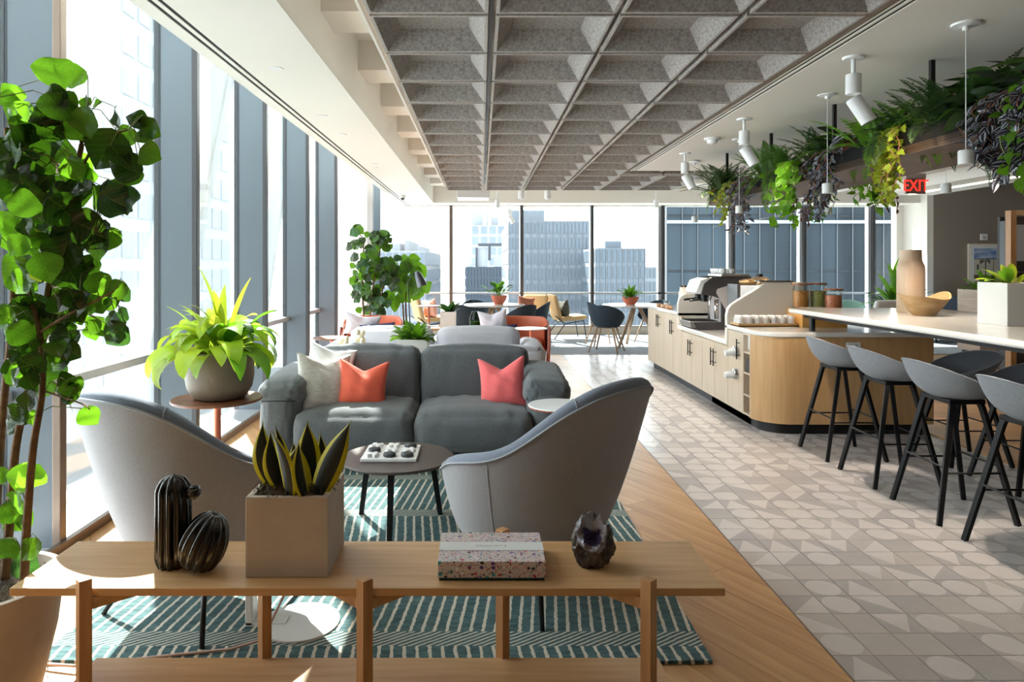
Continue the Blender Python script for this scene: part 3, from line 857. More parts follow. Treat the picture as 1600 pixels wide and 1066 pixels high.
# ================================================================== TABLES
def round_table(name, label, loc, r, z, th, topm, edgem, legs, legm, cat='table'):
    t = thing(name, label, cat, loc)
    B().lathe([(r-.004, z-th), (r, z-th+.004), (r, z-.004), (r-.004, z)], 56).obj('table_top', topm, t, auto=40)
    return t
t = round_table('coffee_table', 'round dark brown coffee table holding the game board', (-.447, 3.72, .015), .30, .365, .014, mat('dark brown laminate', (70,60,56), .42), None, None, None)
for a in (90-118, 90+118, -88): pass
for (x, y) in ((.215, .155), (-.215, .155), (-.01, -.24)):
    d_ = Vector((x, y, 0)).normalized()
    a = math.atan2(y, x)
    b = B(); b.tube([Vector((x*.80, y*.80, .352)), Vector((x*1.02, y*1.02, 0))], .022, 4, sq=True, r2=.018); b.obj('leg', black_wood, t)
B().cyl(0, 0, .335, .351, .2, 24).obj('under_plate', black_metal, t)
# left walnut side table with copper post
t = round_table('side_table', 'round walnut side table on a copper post left of the sofa', (-1.62, 4.28, 0), .268, .585, .016, walnut, None, None, None)
B().cyl(0, 0, .012, .57, .022, 20).obj('post', copper, t, auto=40)
B().lathe([(.15, 0), (.15, .008), (.02, .016)], 32).obj('base', copper, t, auto=40)
# right white side table
t = round_table('side_table', 'round white side table with brown edge behind the right armchair', (.50, 4.42, 0), .205, .515, .008, plastic_white, None, None, None)
B().lathe([(.2, .498), (.204, .507)], 48).obj('table_edge', copper, t, auto=40)
B().cyl(0, 0, .01, .5, .015, 16).obj('post', copper, t, auto=40)
B().lathe([(.13, 0), (.13, .008), (.015, .014)], 32).obj('base', copper, t, auto=40)
# white round-base side table behind the bench
t = round_table('side_table', 'small white side table with a round foot plate behind the oak bench', (-.75, 2.70, .016), .135, .40, .010, plastic_white, None, None, None)
B().lathe([(.15, 0), (.15, .006), (.02, .010)], 40, (.05, 0, 0)).obj('base', plastic_white, t, auto=40)
B().box(-.155, -.125, -.03, .03, .0, .40).obj('post', plastic_white, t, bevel=.004)
B().box(-.155, .0, -.03, .03, .0, .012).obj('foot', plastic_white, t)
o = B().tube([(-.60, 2.64, .40), (-.72, 2.6, .2), (-.80, 2.55, .03), (-.9, 2.5, .022), (-1.1, 2.46, .022), (-1.4, 2.40, .02), (-1.7, 2.45, .01)], .005, 6).obj('cord', mat('pink cord', (206,176,164), .7), smooth=True)
tag(o, 'pinkish power cord trailing over the rug under the bench', 'cord')

# ---- game board with crosses and discs
zt = .38
bx0, bx1, by0, by1 = -.625, -.335, 3.60, 3.885
o = B().box(-.145, .145, -.142, .142, 0, .018).obj('game_board', stone_white, bevel=.004); o.location = (-.48, 3.742, zt+.0005)
tag(o, 'square white marble noughts and crosses board on the coffee table', 'game board')
cell = .092
cross = B()
for a in (45, -45): cross.box(-.036, .036, -.010, .010, 0, .016, 0, TM(rz=R(a)))
cme = cross.mesh('game_cross', stone_white)
dme = B().lathe([(.030, 0), (.033, .003), (.033, .015), (.030, .018)], 28).mesh('game_disc', stone_black, True)
disc = {(0, 1): 'left in the middle row', (1, 0): 'middle of the front row', (2, 0): 'right of the front row', (2, 2): 'at the far right corner'}
for i in range(3):
    for j in range(3):
        p = (-.48+(i-1)*cell, 3.742+(j-1)*cell, zt+.019)
        if (i, j) in disc:
            o = link('game_disc', dme, loc=p); tag(o, 'black stone disc on the marble board, '+disc[(i, j)], 'game piece', 'black discs on the board')
        else:
            wh = {(0,0):'left of the front row', (1,1):'in the centre', (2,1):'right of the middle row', (0,2):'at the far left corner', (1,2):'middle of the back row'}[(i, j)]
            o = link('game_cross', cme, loc=p, rot=(0, 0, R(10*i-7*j))); tag(o, 'white marble cross on the board, '+wh, 'game piece', 'white crosses on the board')

# ================================================================== THINGS ON THE BENCH
def cactus():
    t = thing('cactus_figure', 'black glazed ceramic cactus ornament on the bench', 'ornament', (-.89, 2.09, BZ))
    rib = lambda n, d_: (lambda a, z: 1-d_*(abs(math.cos(a*n/2))**6)-d_*.3*math.cos(a*n))
    def prof(r, h, n=22):
        p = []
        for i in range(n+1):
            v = i/n
            if v < .12: rr = r*(.82+.18*math.sin(v/.12*PI/2))
            elif v < .78: rr = r*(1-.03*math.sin((v-.12)*3))
            else: rr = r*math.sqrt(max(0, 1-((v-.78)/.22)**2))*.985
            p.append((max(rr, .0), h*v if v < .78 else h*(.78+.22*(1-(1-((v-.78)/.22))**1.0))))
        return p
    B().lathe(prof(.052, .275), 96, (-.032, 0, 0), fn=rib(11, .10)).obj('column', ceramic_black, t, smooth=True)
    pr = [(max(0, .066*math.sin(PI*(.12+.88*i/20))**.75), .165*(1-math.cos(PI*i/20))/2) for i in range(21)]; pr[-1] = (0.0, .158)
    B().lathe(pr, 96, (0, 0, 0), fn=rib(13, .10), M=TM(.045, -.03, .012, ry=R(22))).obj('round_body', ceramic_black, t, smooth=True)
    pr = [(max(0, .021*math.sin(PI*(.1+.82*i/14))**.6), .045*i/14) for i in range(15)]; pr[-1] = (0, .043)
    B().lathe(pr, 60, (0, 0, 0), fn=rib(9, .14), M=TM(.012, -.012, .215, ry=R(68))).obj('bud', ceramic_black, t, smooth=True)
    return t
cactus()
def box_planter(name, label, loc, s, h, m, wall=.02, group=None, topm=moss, cat='planter', rotz=0, hump=.012):
    t = thing(name, label, cat, loc, rotz, group)
    b = B(); e = s/2; i_ = e-wall
    o = [(-e,-e),(e,-e),(e,e),(-e,e)]; n = [(-i_,-i_),(i_,-i_),(i_,i_),(-i_,i_)]
    v = [(x,y,0) for x,y in o]+[(x,y,h) for x,y in o]+[(x,y,h) for x,y in n]+[(x,y,h-.05) for x,y in n]
    b.add(v, [(3,2,1,0),(0,1,5,4),(1,2,6,5),(2,3,7,6),(3,0,4,7),(4,5,9,8),(5,6,10,9),(6,7,11,10),(7,4,8,11),(8,9,13,12),(9,10,14,13),(10,11,15,14),(11,8,12,15),(12,13,14,15)])
    b.obj('pot', m, t, bevel=.003)
    rnd = random.Random(5)
    b = B(); b.grid(12, 12, lambda u, v: ((u-.5)*2*i_, (v-.5)*2*i_, h-.012+hump*math.sin(PI*u)*math.sin(PI*v)+rnd.uniform(-.003, .003)))
    stuff(b.obj('soil', topm, t, smooth=True))
    return t
pl = box_planter('snake_plant', 'snake plant in a square beige concrete planter on the bench', (-.56, 2.125, BZ), .238, .232, concrete, .018, cat='potted plant', hump=.03)
rnd = random.Random(11)
b = B()
for i in range(900):
    a = rnd.uniform(0, 2*PI); r = rnd.uniform(0, .11); x, y = max(-.1, min(.1, r*math.cos(a)*1.1)), max(-.1, min(.1, r*math.sin(a)*1.1)); q = rnd.uniform(0, 6.28); ll = rnd.uniform(.012, .03)
    hz_ = .218+.03*(1-(r/.12)**2); b.tube([(x, y, hz_), (x+ll*math.cos(q)*.5, y+ll*math.sin(q)*.5, hz_+.008+rnd.uniform(0, .014)), (x+ll*math.cos(q), y+ll*math.sin(q), hz_+.002)], .0012, 3)
stuff(b.obj('dry_moss', moss, pl))
def snake_leaf(base, tip, w_, twist=0, bend=0, curl=.3):
    base, tip = Vector(base), Vector(tip); ax = tip-base; L_ = ax.length; ax.normalize()
    side = Vector((math.cos(twist), math.sin(twist), 0)); side = (side-ax*side.dot(ax)).normalized(); nrm = ax.cross(side)
    b = B(); n = 14; cols = [-1, -.64, -.3, 0, .3, .64, 1]
    vs_ = []
    for i in range(n+1):
        v = i/n; ww = w_/2*(.35+1.1*math.sin(PI*min(1, v*.95+.12))**.8)*(1-v**6)*(1-.15*v)
        if i == n: ww = .0005
        c_ = base+ax*L_*v+side*bend*math.sin(PI*v)+Vector((0,0,0))
        for q in cols: vs_.append(c_+side*ww*q+nrm*(curl*ww*(q*q)))
    m = len(cols)
    for i in range(n):
        for k in range(m-1):
            b.add([vs_[i*m+k], vs_[i*m+k+1], vs_[(i+1)*m+k+1], vs_[(i+1)*m+k]], [(0, 1, 2, 3)], 1 if k in (0, m-2) else 0)
    return b
ro = Vector((-.56, 2.125, BZ))
for (bx, by, tx, ty, d_, w_, tw, bd) in ((432,748,411,658,2.10,.048,.2,-.02),(445,752,423,673,2.07,.042,.5,-.015),(452,752,425,674,2.02,.040,-.5,.012),(455,745,430,664,2.17,.026,.3,0),
        (470,750,467,692,2.06,.062,-.3,-.018),(482,750,480,657,2.11,.054,.1,.0),(478,752,467,688,2.02,.036,1.0,-.01),(496,748,500,676,2.14,.034,.4,.01),
        (495,750,549,657,2.05,.056,-.25,-.004),(462,744,458,690,2.15,.036,-.1,0)):
    p0 = P(bx, by, d_); p1 = P(tx, ty, d_+.01); p0.z = BZ+.225
    o = snake_leaf(p0-ro, p1-ro, w_*1.05, tw, bd).obj('leaf', [snake_dark, snake_yel], pl, smooth=True, merge=True)
    sm_ = o.modifiers.new('thick', 'SOLIDIFY'); sm_.thickness = .0025
# patterned box with paper band
def conf_mat():
    m = bpy.data.materials.new('speckled paper'); m.use_nodes = True; nt = m.node_tree; N = nt.nodes; L = nt.links
    b = N['Principled BSDF']; b.inputs['Roughness'].default_value = .5
    tc = N.new('ShaderNodeTexCoord'); prev = None; base = (lin(214), lin(200), lin(198), 1)
    specs = [(60, .34, .4), (120, .34, .5), (190, .34, .55)]
    for k, (sc_, th_, pr_) in enumerate(specs):
        v = N.new('ShaderNodeTexVoronoi'); v.inputs['Scale'].default_value = sc_; v.inputs['Randomness'].default_value = 1
        mp = N.new('ShaderNodeMapping'); mp.inputs['Location'].default_value = (k*3.1, k*1.7, k); L.new(tc.outputs['Object'], mp.inputs[0]); L.new(mp.outputs[0], v.inputs['Vector'])
        lt_ = N.new('ShaderNodeMath'); lt_.operation = 'LESS_THAN'; lt_.inputs[1].default_value = th_; L.new(v.outputs['Distance'], lt_.inputs[0])
        sp = N.new('ShaderNodeSeparateColor'); L.new(v.outputs['Color'], sp.inputs[0])
        g2 = N.new('ShaderNodeMath'); g2.operation = 'LESS_THAN'; g2.inputs[1].default_value = pr_; L.new(sp.outputs[0], g2.inputs[0])
        mu = N.new('ShaderNodeMath'); mu.operation = 'MULTIPLY'; L.new(lt_.outputs[0], mu.inputs[0]); L.new(g2.outputs[0], mu.inputs[1])
        r = N.new('ShaderNodeValToRGB'); r.color_ramp.interpolation = 'CONSTANT'
        cols = [(60,100,190),(190,50,70),(30,40,50),(60,160,170),(90,60,140),(240,240,240),(220,110,120),(90,60,50)]
        e = r.color_ramp.elements
        while len(e) < len(cols): e.new(.5)
        for q, c_ in enumerate(cols): e[q].position = q/len(cols); e[q].color = (lin(c_[0]), lin(c_[1]), lin(c_[2]), 1)
        L.new(sp.outputs[1], r.inputs[0])
        mx = N.new('ShaderNodeMix'); mx.data_type = 'RGBA'; L.new(mu.outputs[0], mx.inputs[0]); L.new(r.outputs[0], mx.inputs[7])
        if prev is None: mx.inputs[6].default_value = base
        else: L.new(prev, mx.inputs[6])
        prev = mx.outputs[2]
    L.new(prev, b.inputs['Base Color']); return m
t = thing('gift_box', 'speckled confetti-print box with a pale paper band on the bench', 'box', (.03, 2.092, BZ))
B().box(-.150, .150, -.105, .105, .0, .010).obj('box_base', mat('green marble paper', (24,72,66), .4, rgb2=(14,30,30), scale=60), t, bevel=.001)
B().box(-.1535, .1535, -.1085, .1085, .009, .056).obj('box_lid', conf_mat(), t, bevel=.0015)
sl_ = B().box(-.1545, .1545, -.032, .030, .0, .0572).obj('paper_band', paper_white, t)
def text(name, s, size, m, parent, loc, rot, ext=.0004, align='CENTER', sx=1, space=1):
    cu = bpy.data.curves.new(name, 'FONT'); cu.body = s; cu.size = size; cu.extrude = ext; cu.align_x = align; cu.align_y = 'CENTER'; cu.space_character = space
    tmp = bpy.data.objects.new(name+'_tmp', cu); C.objects.link(tmp)
    dg = bpy.context.evaluated_depsgraph_get(); me = bpy.data.meshes.new_from_object(tmp.evaluated_get(dg)); bpy.data.objects.remove(tmp)
    me.materials.clear(); me.materials.append(m)
    o = link(name, me, parent, loc, rot); o.scale = (sx, 1, 1); return o
text('lettering', 'SPARKLETTE', .013, mat('embossed grey ink', (206,204,204), .3), sl_, (0, 0, .0574), (0, 0, 0), space=1.3)
# geode: lumpy rock with a hollow that faces the room
import bmesh
rnd = random.Random(21)
t = thing('geode', 'rough amethyst geode with a purple hollow on the bench', 'ornament', (.333, 2.09, BZ))
bmg = bmesh.new(); bmesh.ops.create_icosphere(bmg, subdivisions=5, radius=1)
from mathutils import noise as mnoise
hd = Vector((-.10, -.78, .62)).normalized()
for v in bmg.verts:
    p = v.co.copy(); n1 = mnoise.noise(p*1.6+Vector((3, 1, 2))); n2 = mnoise.noise(p*4.1); n3 = abs(mnoise.noise(p*7.3))
    r = 1+.20*n1+.12*n2+.07*n3
    c_ = p.dot(hd); ang = math.acos(max(-1, min(1, c_)))
    rim_ = math.exp(-((ang-.62)/.15)**2)*.14*(1+1.5*n2); r += rim_
    if ang < .55: r -= .62*(1-(ang/.55)**2)**.6+.0
    q = p*r; q = Vector((q.x*.058, q.y*.052, q.z*.074))
    if q.x > -.03 or q.z < .02: pass
    q.z += .018*max(0, q.z/.07)*(1 if q.x < .02 else .2)
    v.co = q+Vector((0, 0, .064))
    if v.co.z < .004: v.co.z = .0
for f in bmg.faces:
    c_ = Vector((f.calc_center_median().x/.058, f.calc_center_median().y/.052, (f.calc_center_median().z-.064)/.074)).normalized(); ang = math.acos(max(-1, min(1, c_.dot(hd))))
    f.material_index = 1 if ang < .50 else (2 if ang < .78 else 0)
me = bpy.data.meshes.new('rock'); bmg.to_mesh(me); bmg.free()
for m_ in (mat('geode rock', (86,76,70), .4, rgb2=(26,24,24), scale=32, bump=.8, bscale=70, detail=8, coat=.2), mat('amethyst', (88,70,124), .15, rgb2=(38,28,64), scale=90, bump=1, bscale=260, coat=.5), mat('agate', (166,170,188), .2, rgb2=(104,96,98), scale=40, bump=.3)): me.materials.append(m_)
link('rock', me, t)
b = B()
for i in range(60):
    d2 = (hd+rvec_(rnd)*.38).normalized() if False else (hd+Vector((rnd.uniform(-.4, .4), rnd.uniform(-.3, .3), rnd.uniform(-.4, .4)))).normalized()
    c_ = Vector((d2.x*.058, d2.y*.052, d2.z*.074))*.50+Vector((0, 0, .066)); s_ = rnd.uniform(.0018, .0035)
    b.lathe([(s_, 0), (s_*.9, s_*2), (0, s_*3.4)], 6, M=Matrix.Translation(c_) @ hd.to_track_quat('Z', 'Y').to_matrix().to_4x4())
stuff(b.obj('crystal', bpy.data.materials['amethyst'], t))
# ================================================================== COFFEE BAR
XI = 2.30; KZ = .845
bar = thing('coffee_bar', 'pale maple coffee bar with curved end and row of cupboards', 'cabinet', (XI, 7.7, 0))
ox, oy = XI, 7.7
def bb(x0, x1, y0, y1, z0, z1): return B().box(x0-ox, x1-ox, y0-oy, y1-oy, z0, z1)
ys_ = [9.62, 9.49, 8.77, 8.37, 8.0, 7.63, 7.25, 6.87, 6.5, 6.13]
YN = 5.72; XR = 3.73; rc = .26
# body core
core = bb(XI+.02, 3.0, 6.16, 9.6, .09, .66)
core.box(XI+.02-ox, 3.0-ox, 8.13-oy, 9.6-oy, .66, KZ-.04); core.box(XI+.02-ox, 3.0-ox, 6.16-oy, 6.56-oy, .66, KZ-.04)
core.obj('carcass', maple, bar)
B().box(XI+.06-ox, 2.9-ox, 6.1-oy, 9.55-oy, 0, .09).obj('toe_kick', dark_kick, bar)
# island body with rounded corner: outline
def outline(inset=0, x0=XI, y0=YN, x1=XR, y1=6.5, r=rc, hole=False):
    pts = []
    for k in range(13):
        a = PI+PI/2*k/12; pts.append((x0+r+inset*0+(r-inset)*math.cos(a), y0+r+(r-inset)*math.sin(a)))
    for k in range(7):
        a = -PI/2+PI/2*k/6; pts.append((x1-.06+(.06-min(inset, .05))*math.cos(a), y0+.06+(.06-min(inset, .05))*math.sin(a)))
    pts += [(x1-inset, y1-inset), (x0+inset, y1-inset)]
    return [(p[0]-ox, p[1]-oy) for p in pts]
OL = outline(y1=7.2)
# curved front shell (from end of shelf niche round the corner to the right side)
wall_pts = []
for k in range(13):
    a = PI+PI/2*k/12; wall_pts.append((XI+rc+rc*math.cos(a), YN+rc+rc*math.sin(a)))
wall_pts += [(XR-.03, YN), (XR, YN+.03), (XR, 7.2)]
b = B()
for i in range(len(wall_pts)-1):
    (xa, ya), (xb, yb) = wall_pts[i], wall_pts[i+1]
    b.add([(xa-ox,ya-oy,.09),(xb-ox,yb-oy,.09),(xb-ox,yb-oy,KZ-.04),(xa-ox,ya-oy,KZ-.04)], [(0,1,2,3)])
b.add([(XR-ox,7.2-oy,.09),(3.0-ox,7.2-oy,.09),(3.0-ox,7.2-oy,KZ-.04),(XR-ox,7.2-oy,KZ-.04)], [(0,1,2,3)])
b.obj('curved_panel', maple_warm, bar, auto=30)
B().prism(outline(.06, y1=7.2), 0, .09, 'z').obj('island_kick', dark_kick, bar)
# open shelf niche d 5.83..6.11
ny0, ny1 = YN+rc+.0, 6.12
b = B()
b.box(XI-ox, XI+.30-ox, ny0-.012-oy, ny0-oy, .09, KZ-.04); b.box(XI-ox, XI+.30-ox, ny1-.0-oy, ny1+.012-oy, .09, KZ-.04); b.box(XI+.30-ox, XI+.31-ox, ny0-oy, ny1-oy, .09, KZ-.04)
b.box(XI-ox, XI+.3-ox, ny0-oy, ny1-oy, .79, KZ-.04)
b.obj('niche_lining', maple, bar)
for z in (.095, .26, .45, .63):
    bb(XI, XI+.3, ny0, ny1, z, z+.015).obj('shelf', maple, bar, bevel=.002)
# doors with bar handles
def handle(par, y, z0, z1, x=XI-.03):
    b = B(); b.tube([(x-ox, y-oy, z0), (x-ox, y-oy, z1)], .006, 8)
    for z in (z0+.035, z1-.035): b.tube([(x-ox, y-oy, z), (XI-.0-ox, y-oy, z)], .004, 8)
    b.obj('handle', black_metal, par, smooth=True)
for k in range(len(ys_)-1):
    ya, yb = ys_[k+1]+.003, ys_[k]-.003
    low = 6.5 <= ya < 8.1 and yb <= 8.05
    top = .64 if low else KZ-.045
    nm = 'end_panel' if k == 0 else 'door'
    o = bb(XI-.002, XI+.02, ya, yb, .095, top).obj(nm, maple, bar, bevel=.0015)
    if k == 1: handle(o, ya+.28, .60, .76); handle(o, ya+.20, .60, .76)
    elif k in (2, 4, 6): handle(o, ya+.035, top-.23, top-.06)
    elif k in (3, 5, 7): handle(o, yb-.035, top-.23, top-.06)
    elif k == 8: handle(o, ya+.07, top-.24, top-.06)
# worktops
ctop = B(); ctop.prism([(p[0]*1.0-(.012 if p[0] < .3 else -.012 if p[0] > 1.0 else 0), p[1]-(.012 if p[1] < -1.5 else 0)) for p in outline(0, y1=6.56)], KZ-.04, KZ, 'z')
ctop.box(3.0-ox, XR+.012-ox, 6.56-oy, 7.2-oy, KZ-.04, KZ)
ctop.obj('worktop', quartz, bar, bevel=.01)
bb(XI-.012, 3.0, 8.11, 9.62, KZ-.04, KZ).obj('worktop', quartz, bar, bevel=.006)
bb(XI-.012, 3.0, 6.56, 8.11, .655, .70).obj('lower_worktop', quartz, bar, bevel=.006)
def wedge(name, ya, yb, m):
    pr = [(XI-.012, .655), (XI-.012, .93), (XI+.0, .99), (XI+.03, 1.03), (XI+.08, 1.065), (XI+.34, 1.225), (XI+.38, 1.24), (3.0, 1.24), (3.0, .655)]
    B().prism([(x-ox, z) for x, z in pr], ya-oy, yb-oy, 'y').obj(name, m, bar, bevel=.008)
wedge('side_screen', 6.50, 6.56, panel_white)
pr = [(XI-.012, .655), (XI-.012, .95), (XI+.0, 1.0), (XI+.03, 1.04), (XI+.08, 1.07), (3.0, 1.07), (3.0, .655)]
B().prism([(x-ox, z) for x, z in pr], 8.11-oy, 8.15-oy, 'y').obj('side_screen', panel_white, bar, bevel=.006)
bb(2.96, 3.0, 6.56, 8.11, .70, 1.04).obj('back_screen', panel_white, bar)
# cup dispensers on door
for z, lab in ((.62, 'upper'), (.42, 'lower')):
    t = thing('cup_dispenser', lab+' chrome dispenser with paper cups on the bar front', 'dispenser', (XI-.004, 6.27, z))
    Mx = TM(ry=R(-90))
    B().lathe([(.055, 0), (.055, .008), (.046, .03), (.036, .034)], 28, M=Mx).obj('collar', chrome, t, auto=40)
    B().lathe([(.036, .02), (.034, .04), (.027, .105), (.025, .107)], 24, M=TM(ry=R(-90-6))).obj('paper_cup', plastic_white, t, auto=40)
# things inside niche
for i in range(2):
    o = B().rbox(.05, .05, .072, .02, 5, M=None).obj('napkin_stack', paper_white, smooth=True, merge=True); o.location = (XI+.09, ny0+.04+.10*i-.0+.012, .63+.015+.073)
    tag(o, 'stack of white napkins in the top niche, '+('nearer' if i == 0 else 'farther')+' one', 'napkins', 'napkin stacks in the niche')
glm = mat('smoky tumbler', (86,82,84), .12)
for i in range(4):
    o = B().lathe([(.022, 0), (.028, .115), (.026, .115), (.021, .004)], 18).obj('tumbler', [glm], auto=40); o.location = (XI+.04, ny0+.032+.0+.055*i*.85, .465)
    tag(o, 'dark tumbler in the middle niche, ' + ('nearest the curved end', 'second from the curved end', 'third from the curved end', 'farthest back')[i], 'glass', 'tumblers in the niche')
# wall socket on island
t = thing('power_outlet', 'white double power outlet under the bar worktop', 'outlet', (XX(1333, YN), YN-.004, 1.4-(541-CY)/F*YN))
B().box(-.058, .058, -.004, .004, -.02, .03).obj('cover_plate', plastic_white, t, bevel=.002)
for s_ in (-.025, .025): B().box(s_-.008, s_+.008, -.006, .0, -.006, .014).obj('socket', plastic_grey, t)
# ---- espresso machine
t = thing('espresso_machine', 'white and dark grey espresso machine on the lowered counter', 'coffee machine', (2.60, 7.72, .70))
def side(y0, y1, m, nm, pts): B().prism(pts, y0, y1, 'y').obj(nm, m, t, bevel=.004)
prof = [(-.27,.0),(-.315,.085),(-.02,.085),(-.02,.33),(-.10,.36),(-.235,.385),(-.20,.50),(-.12,.565),(-.02,.575),(.30,.575),(.30,0)]
for y0 in (-.23, .20): side(y0, y0+.03, plastic_dark, 'side_panel', prof)
for y0 in (-.232,): side(y0-.006, y0, plastic_grey, 'side_inlay', [(.02,.22),(-.08,.40),(-.07,.44),(.02,.47),(.28,.49),(.28,.10),(.10,.12),(.10,.20)])
B().box(-.02, .29, -.20, .20, .0, .56).obj('body', plastic_grey, t, bevel=.006)
B().prism([(-.29,.40),(-.265,.385),(-.02,.39),(-.02,.55),(-.15,.56),(-.235,.53)], -.20, .20, 'y').obj('front_panel', plastic_white, t, bevel=.006)
B().prism([(-.335,.02),(-.355,.088),(-.02,.088),(-.02,.02)], -.20, .20, 'y').obj('drip_tray', steel, t, bevel=.004)
b = B(); 
for i in range(9): b.box(-.34, -.04, -.17+.04*i-.006, -.17+.04*i+.006, .089, .095)
stuff(b.obj('drip_grille', black_metal, t))
for y0 in (-.12, .10):
    b = B(); b.cyl(-.17, y0, .30, .385, .034, 16); b.tube([(-.20, y0, .325), (-.33, y0, .31)], .012, 8); b.obj('group_head', black_metal, t, auto=40)
b = B(); b.tube([(-.12, -.20, .36), (-.14, -.20, .30), (-.14, -.20, .10)], .008, 8); b.obj('steam_wand', chrome, t, smooth=True)
b = B(); b.cyl(-.07, -.215, .12, .33, .022, 16); b.obj('lever_column', chrome, t, smooth=True)
B().box(-.02, .29, -.22, .22, .575, .60).obj('cup_rail', steel, t, bevel=.004)
cupm = B().lathe([(.022, 0), (.034, .03), (.037, .058), (.034, .058), (.02, .006)], 16).mesh('cup', plastic_white, True)
for i in range(2):
    for j in range(4):
        o = link('cup', cupm, loc=(2.60+.02+.09*i, 7.72-.15+.10*j, .70+.601)); tag(o, 'white cup on the espresso machine top, %s column, %s' % (('left', 'right')[i], ('nearest', 'second nearest', 'second farthest', 'farthest')[j]), 'cup', 'cups on the espresso machine')
# milk fridge / grinder boxes behind near screen
t = thing('grinder', 'white coffee bean grinder box with round emblem behind the screen', 'grinder', (2.66, 6.95, .70))
B().box(-.13, .13, -.14, .14, 0, .50).obj('body', mat('pale blue white', (216,222,230), .4), t, bevel=.006)
B().box(-.16, -.13, -.14, .14, 0, .51).obj('front_panel', plastic_dark, t, bevel=.004)
b = B()
for k in range(10):
    a = 2*PI*k/10; b.box(-.003, .003, -.001, .001, .010, .026, 0, TM(-.03, -.1415, .40, ry=a))
b.lathe([(.0, 0), (.007, 0)], 12, M=TM(-.03, -.1415, .40, rx=R(90)))
b.obj('emblem', mat('slate ink', (90,100,120), .5), t)
B().box(-.055, -.01, -.1425, -.14, .22, .25).obj('label', plastic_dark, t)
B().lathe([(.07, .50), (.09, .53), (.085, .545), (.02, .56)], 24).obj('hopper', mat('brass dome', (200,160,110), .2, metal=.8), t, smooth=True)
t = thing('kettle_boiler', 'brass domed water boiler with a black knob behind the screen', 'boiler', (2.98-.07, 7.3, .70))
B().lathe([(.12, 0), (.12, .50), (.11, .54), (.06, .575), (.0, .58)], 28).obj('body', mat('brass shell', (206,176,140), .25, metal=.7), t, auto=50)
B().cyl(0, 0, .578, .605, .035, 16).obj('knob', black_metal, t)
t = thing('bean_bag', 'white and teal coffee packet standing beside the grinder', 'packet', (2.87, 6.78, .70))
B().box(-.05, .05, -.04, .04, 0, .49).obj('packet', mat('mint white paper', (222,232,230), .6), t, bevel=.006)
B().box(-.03, .0, -.042, -.04, .34, .40).obj('label', teal_plastic, t)
t = thing('serving_lid', 'long dark tray lid resting across the top of the near screen', 'tray', (2.80, 6.53, 1.241))
B().box(-.22, .10, -.05, .05, 0, .014).obj('lid', plastic_dark, t, bevel=.003)
# carafe and small items at far end
t = thing('carafe', 'white thermal carafe at the far end of the coffee bar', 'carafe', (2.50, 8.62, KZ))
B().lathe([(.075, 0), (.078, .02), (.055, .22), (.045, .26), (.048, .28)], 28).obj('body', mat('champagne white', (224,206,190), .3), t, auto=50)
B().lathe([(.046, .28), (.036, .30), (.0, .305)], 20).obj('lid', black_metal, t, auto=40)
B().tube([(.045, 0, .27), (.09, 0, .25), (.085, 0, .12), (.065, 0, .1)], .007, 8).obj('handle', black_metal, t, smooth=True)
for i, (x, y, m, lab) in enumerate(((2.42, 9.1, jar_glass, 'left'), (2.56, 9.0, jar_glass, 'right'))):
    t = thing('sugar_jar', 'small glass jar of packets at the far bar end, '+lab+' one', 'jar', (x, y, KZ))
    B().lathe([(.04, 0), (.04, .10), (.037, .10), (.037, .005)], 20).obj('glass', m, t, auto=40)
    B().cyl(0, 0, .006, .06, .034, 14).obj('packets', paper_white, t)
for i in range(3):
    t = B().rbox(.035, .05, .02, .012, 4).obj('wooden_dish', mat('tan wood', (196,150,110), .5), smooth=True, merge=True); t.location = (2.37+.0*i, 9.3-.25*i, KZ+.021)
    tag(t, 'small tan wooden dish on the far bar worktop, %s of the three' % ('farthest', 'middle', 'nearest')[i], 'dish', 'small dishes on the worktop')
# ---- cup tray with upturned cups
t = thing('wooden_tray', 'wooden tray holding rows of white cups on the bar', 'tray', (2.56, 6.315, KZ))
B().box(-.27, .27, -.10, .10, 0, .012).obj('tray_floor', mat('amber wood', (206,158,98), .4), t)
for a, c_ in (((-.27,.27),(-.10,-.09)), ((-.27,.27),(.09,.10)), ((-.27,-.26),(-.09,.09)), ((.26,.27),(-.09,.09))):
    B().box(a[0], a[1], c_[0], c_[1], 0, .032).obj('tray_rim', mat('amber wood rim', (210,164,108), .4), t, bevel=.002)
cup2 = B().lathe([(.034, 0), (.036, .012), (.033, .055), (.026, .085), (.0, .088)], 18).mesh('paper_cup', mat('warm white cup', (236,228,222), .5), True)
for i in range(7):
    for j in range(2):
        o = link('paper_cup', cup2, loc=(2.56-.225+.075*i, 6.315-.042+.078*j, KZ+.013)); tag(o, 'upturned white cup on the wooden tray, %s row, %s' % (('front', 'back')[j], ('leftmost', 'second from left', 'third from left', 'middle one', 'third from right', 'second from right', 'rightmost')[i]), 'cup', 'upturned cups on the tray')
